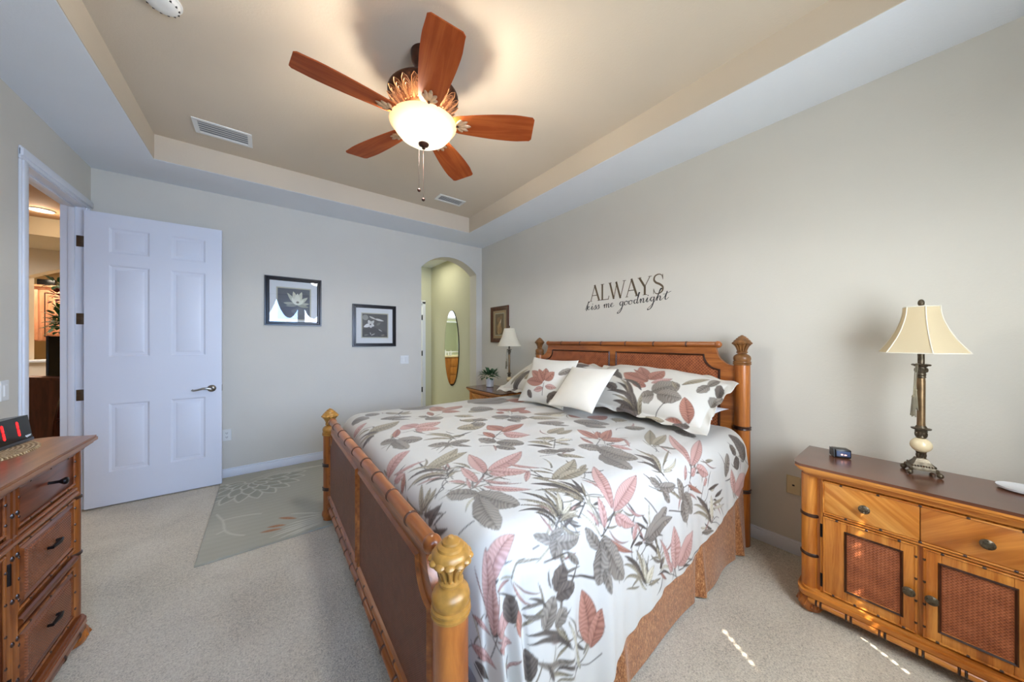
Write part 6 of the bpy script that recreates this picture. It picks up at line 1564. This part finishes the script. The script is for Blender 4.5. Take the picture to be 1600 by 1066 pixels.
class Letters:
    def __init__(s, x0, z0, sx, sz, slope=0): s.m = MB(); s.x0, s.z0, s.sx, s.sz, s.k = x0, z0, sx, sz, slope; s.h = .0004
    def pt(s, p, h): return (XR - h, s.x0 - p[0] * s.sx, s.z0 + p[1] * s.sz + p[0] * s.sx * s.k)
    def poly(s, P): s.m.prism(P, lambda a, b, h: s.pt((a, b), h), .0003, .0012)
    def seg(s, a, b, w): s.poly(st(None, a, b, w))
    def curve(s, P, wf, n=8):
        C = catmull(P, n); L = []; R = []
        for i, p in enumerate(C):
            q0, q1 = C[max(i - 1, 0)], C[min(i + 1, len(C) - 1)]; dx, dz = q1[0] - q0[0], q1[1] - q0[1]; l = math.hypot(dx, dz) or 1
            w = wf(i / (len(C) - 1), math.atan2(dz, dx)) / 2; L.append((p[0] - dz / l * w, p[1] + dx / l * w)); R.append((p[0] + dz / l * w, p[1] - dx / l * w))
        n_ = len(C); V = [s.pt(p, .0012) for p in L] + [s.pt(p, .0012) for p in R] + [s.pt(p, .0003) for p in L] + [s.pt(p, .0003) for p in R]
        fs = []
        for i in range(n_ - 1):
            fs += [(i, i + 1, n_ + i + 1, n_ + i), (2 * n_ + i, 3 * n_ + i, 3 * n_ + i + 1, 2 * n_ + i + 1), (i, 2 * n_ + i, 2 * n_ + i + 1, i + 1), (n_ + i, n_ + i + 1, 3 * n_ + i + 1, 3 * n_ + i)]
        s.m.add(V, fs)
# capitals: 1 unit = cap height
LT = Letters(2.172, 1.783, .158, .163)
def cA(x):
    LT.seg((x + .02, 0), (x + .36, 1.02), .045); LT.seg((x + .34, 1.02), (x + .70, 0), .125); LT.seg((x + .15, .36), (x + .56, .36), .045)
    LT.seg((x - .06, .015), (x + .13, .015), .03); LT.seg((x + .56, .015), (x + .82, .015), .03)
def cL(x):
    LT.seg((x + .12, 0), (x + .12, 1), .12); LT.seg((x, .985), (x + .27, .985), .03); LT.seg((x, .02), (x + .58, .02), .045); LT.seg((x + .57, .0), (x + .62, .22), .045)
def cW(x):
    LT.seg((x + .05, 1), (x + .33, -.01), .12); LT.seg((x + .33, 0), (x + .56, .98), .045); LT.seg((x + .50, 1), (x + .80, -.01), .12); LT.seg((x + .80, 0), (x + 1.08, 1), .045)
    LT.seg((x - .06, .985), (x + .18, .985), .03); LT.seg((x + .96, .985), (x + 1.18, .985), .03)
def cY(x):
    LT.seg((x + .04, 1), (x + .38, .46), .12); LT.seg((x + .38, .46), (x + .70, 1), .045); LT.seg((x + .38, .5), (x + .38, 0), .12); LT.seg((x - .06, .985), (x + .18, .985), .03); LT.seg((x + .60, .985), (x + .80, .985), .03); LT.seg((x + .25, .015), (x + .52, .015), .03)
def cS(x):
    LT.curve([(x + .56, .78), (x + .50, .95), (x + .33, 1.02), (x + .13, .95), (x + .07, .76), (x + .18, .60), (x + .40, .48), (x + .56, .32), (x + .53, .11), (x + .33, -.01), (x + .14, .04), (x + .05, .24)], lambda t, a: .035 + .075 * max(0, math.sin(PI * t)) ** 2)
    LT.seg((x + .57, .72), (x + .56, 1.0), .03); LT.seg((x + .04, 0), (x + .05, .28), .03)
cA(.04); cL(.86); cW(1.50); cA(2.70); cY(3.50); cS(4.36)
build('capital_word', LT.m, M['text_brown'], wl)
# script line: 1 unit = x height
LS = Letters(2.235, 1.693, .050, .040, .036)
pen = lambda t, a: .085 + .10 * max(0, math.sin(-a)) 
def scr(*strokes):
    for s_ in strokes: LS.curve(s_, pen, 6)
def dot(x, z, r=.14): LS.poly([(x + r * math.cos(2 * PI * k / 10), z + r * math.sin(2 * PI * k / 10)) for k in range(10)])
def s_k(x): scr([(x - .3, .2), (x + .3, 1.5), (x + .75, 2.1), (x + .6, 2.2), (x + .3, 1.2), (x + .0, -.1)], [(x + .1, .5), (x + .5, 1.0), (x + .75, .85), (x + .3, .55), (x + .6, .1), (x + 1.1, .35)]); dot(x + .72, 2.1)
def s_i(x): scr([(x, .3), (x + .35, 1), (x + .2, .2), (x + .35, .0), (x + .8, .5)]); dot(x + .45, 1.45, .11)
def s_s(x): scr([(x, .2), (x + .5, 1.05), (x + .6, .5), (x + .5, .05), (x + .1, .05), (x + .3, -.02), (x + .8, .4)])
def s_m(x): scr([(x, .5), (x + .3, .95), (x + .25, 0)], [(x + .25, .2), (x + .6, .95), (x + .8, .8), (x + .7, 0)], [(x + .7, .2), (x + 1.1, .95), (x + 1.3, .8), (x + 1.2, .1), (x + 1.4, .02), (x + 1.75, .4)])
def s_e(x): scr([(x, .35), (x + .45, .6), (x + .5, .95), (x + .2, .85), (x + .05, .35), (x + .3, .0), (x + .85, .35)])
def s_o(x): scr([(x + .5, .95), (x + .1, .75), (x + .05, .2), (x + .35, .0), (x + .7, .35), (x + .65, .85), (x + .4, .9), (x + .7, .75), (x + 1.0, .85)])
def s_g(x): scr([(x + .65, .85), (x + .3, .95), (x + .05, .5), (x + .25, .05), (x + .6, .45), (x + .75, .95), (x + .5, -.6), (x + .05, -1.5), (x - .45, -1.75), (x - .5, -1.5), (x + .1, -.9), (x + .9, .1), (x + 1.15, .5)]); dot(x - .45, -1.7)
def s_d(x): scr([(x + .65, .8), (x + .3, .95), (x + .05, .5), (x + .2, .05), (x + .55, .3), (x + 1.0, 1.6), (x + 1.15, 2.4), (x + 1.0, 2.3), (x + .75, .9), (x + .65, .2), (x + .8, .0), (x + 1.15, .4)]); dot(x + 1.15, 2.35)
def s_n(x): scr([(x, .5), (x + .3, .95), (x + .25, 0)], [(x + .25, .2), (x + .65, .95), (x + .85, .8), (x + .75, .1), (x + .95, .0), (x + 1.25, .4)])
def s_h(x): scr([(x - .1, .3), (x + .5, 1.6), (x + .95, 2.5), (x + .75, 2.4), (x + .3, 1.0), (x + .1, 0)], [(x + .15, .3), (x + .55, .95), (x + .75, .75), (x + .65, .1), (x + .85, 0), (x + 1.15, .4)]); dot(x + .95, 2.45)
def s_t(x): scr([(x, .3), (x + .45, 1.2), (x + .65, 1.75), (x + .35, .6), (x + .3, .1), (x + .5, .0), (x + .9, .4)], [(x - .1, 1.2), (x + .5, 1.25), (x + 1.3, 1.6)])
s_k(.3); s_i(1.5); s_s(2.2); s_s(2.95); s_m(4.6); s_e(6.3)
s_g(8.35); s_o(9.35); s_o(10.3); s_d(11.35); s_n(12.45); s_i(13.7); s_g(14.55); s_h(15.65); s_t(16.95)
build('script_phrase', LS.m, M['text_black'], wl)

# ------------------------------------------------------------------ switch and outlet plates
def plate(name, label, cat, fx, a, z, w, h, mat, kind):
    t = thing(name, label, cat, fx(a, z, 0))
    build('cover_plate', MB().prism([(a - w / 2, z - h / 2), (a + w / 2, z - h / 2), (a + w / 2, z + h / 2), (a - w / 2, z + h / 2)], fx, .0004, .005, 0, .004), mat, t)
    if kind == 'outlet':
        for dz in (-.02, .02):
            r = build('receptacle', MB().prism([(a + .017 * math.cos(2 * PI * k / 16), z + dz + .014 * math.sin(2 * PI * k / 16)) for k in range(16)], fx, .005, .0068), mat, t)
            m = MB()
            for da in (-.006, .006): m.prism([(a + da - .0015, z + dz - .003), (a + da + .0015, z + dz - .003), (a + da + .0015, z + dz + .006), (a + da - .0015, z + dz + .006)], fx, .0068, .0073)
            m.prism([(a + .003 * math.cos(k), z + dz - .008 + .003 * math.sin(k)) for k in range(6)], fx, .0068, .0073)
            build('slot', m, M['dark_slot'], r)
    elif kind == 'rocker':
        n = max(1, round(w / .07))
        for k in range(n):
            c = a + (k - (n - 1) / 2) * .046
            build('rocker', MB().prism([(c - .016, z - .033), (c + .016, z - .033), (c + .016, z + .033), (c - .016, z + .033)], fx, .005, .009, 0, .003), mat, t)
    else:
        build('jack', MB().prism([(a - .006, z - .005), (a + .006, z - .005), (a + .006, z + .005), (a - .006, z + .005)], fx, .005, .007), M['dark_slot'], t)
LW = lambda a, z, h: (XL + h, a, z)
plate('electrical_outlet', 'white electrical outlet low on the far wall beside the open door', 'outlet', FW(0), -.312, .425, .072, .115, M['plastic'], 'outlet')
plate('light_switch', 'white double rocker switch on the far wall left of the arch', 'light switch', FW(0), 1.477, 1.12, .115, .115, M['plastic'], 'rocker')
plate('light_switch', 'white rocker switch on the left wall at the picture edge', 'light switch', LW, 3.17, 1.09, .075, .115, M['plastic'], 'rocker')
plate('cable_plate', 'ivory wall jack plate between the bed and the near nightstand', 'wall plate', RW(0), .535, .44, .072, .118, M['ivory'], 'jack')
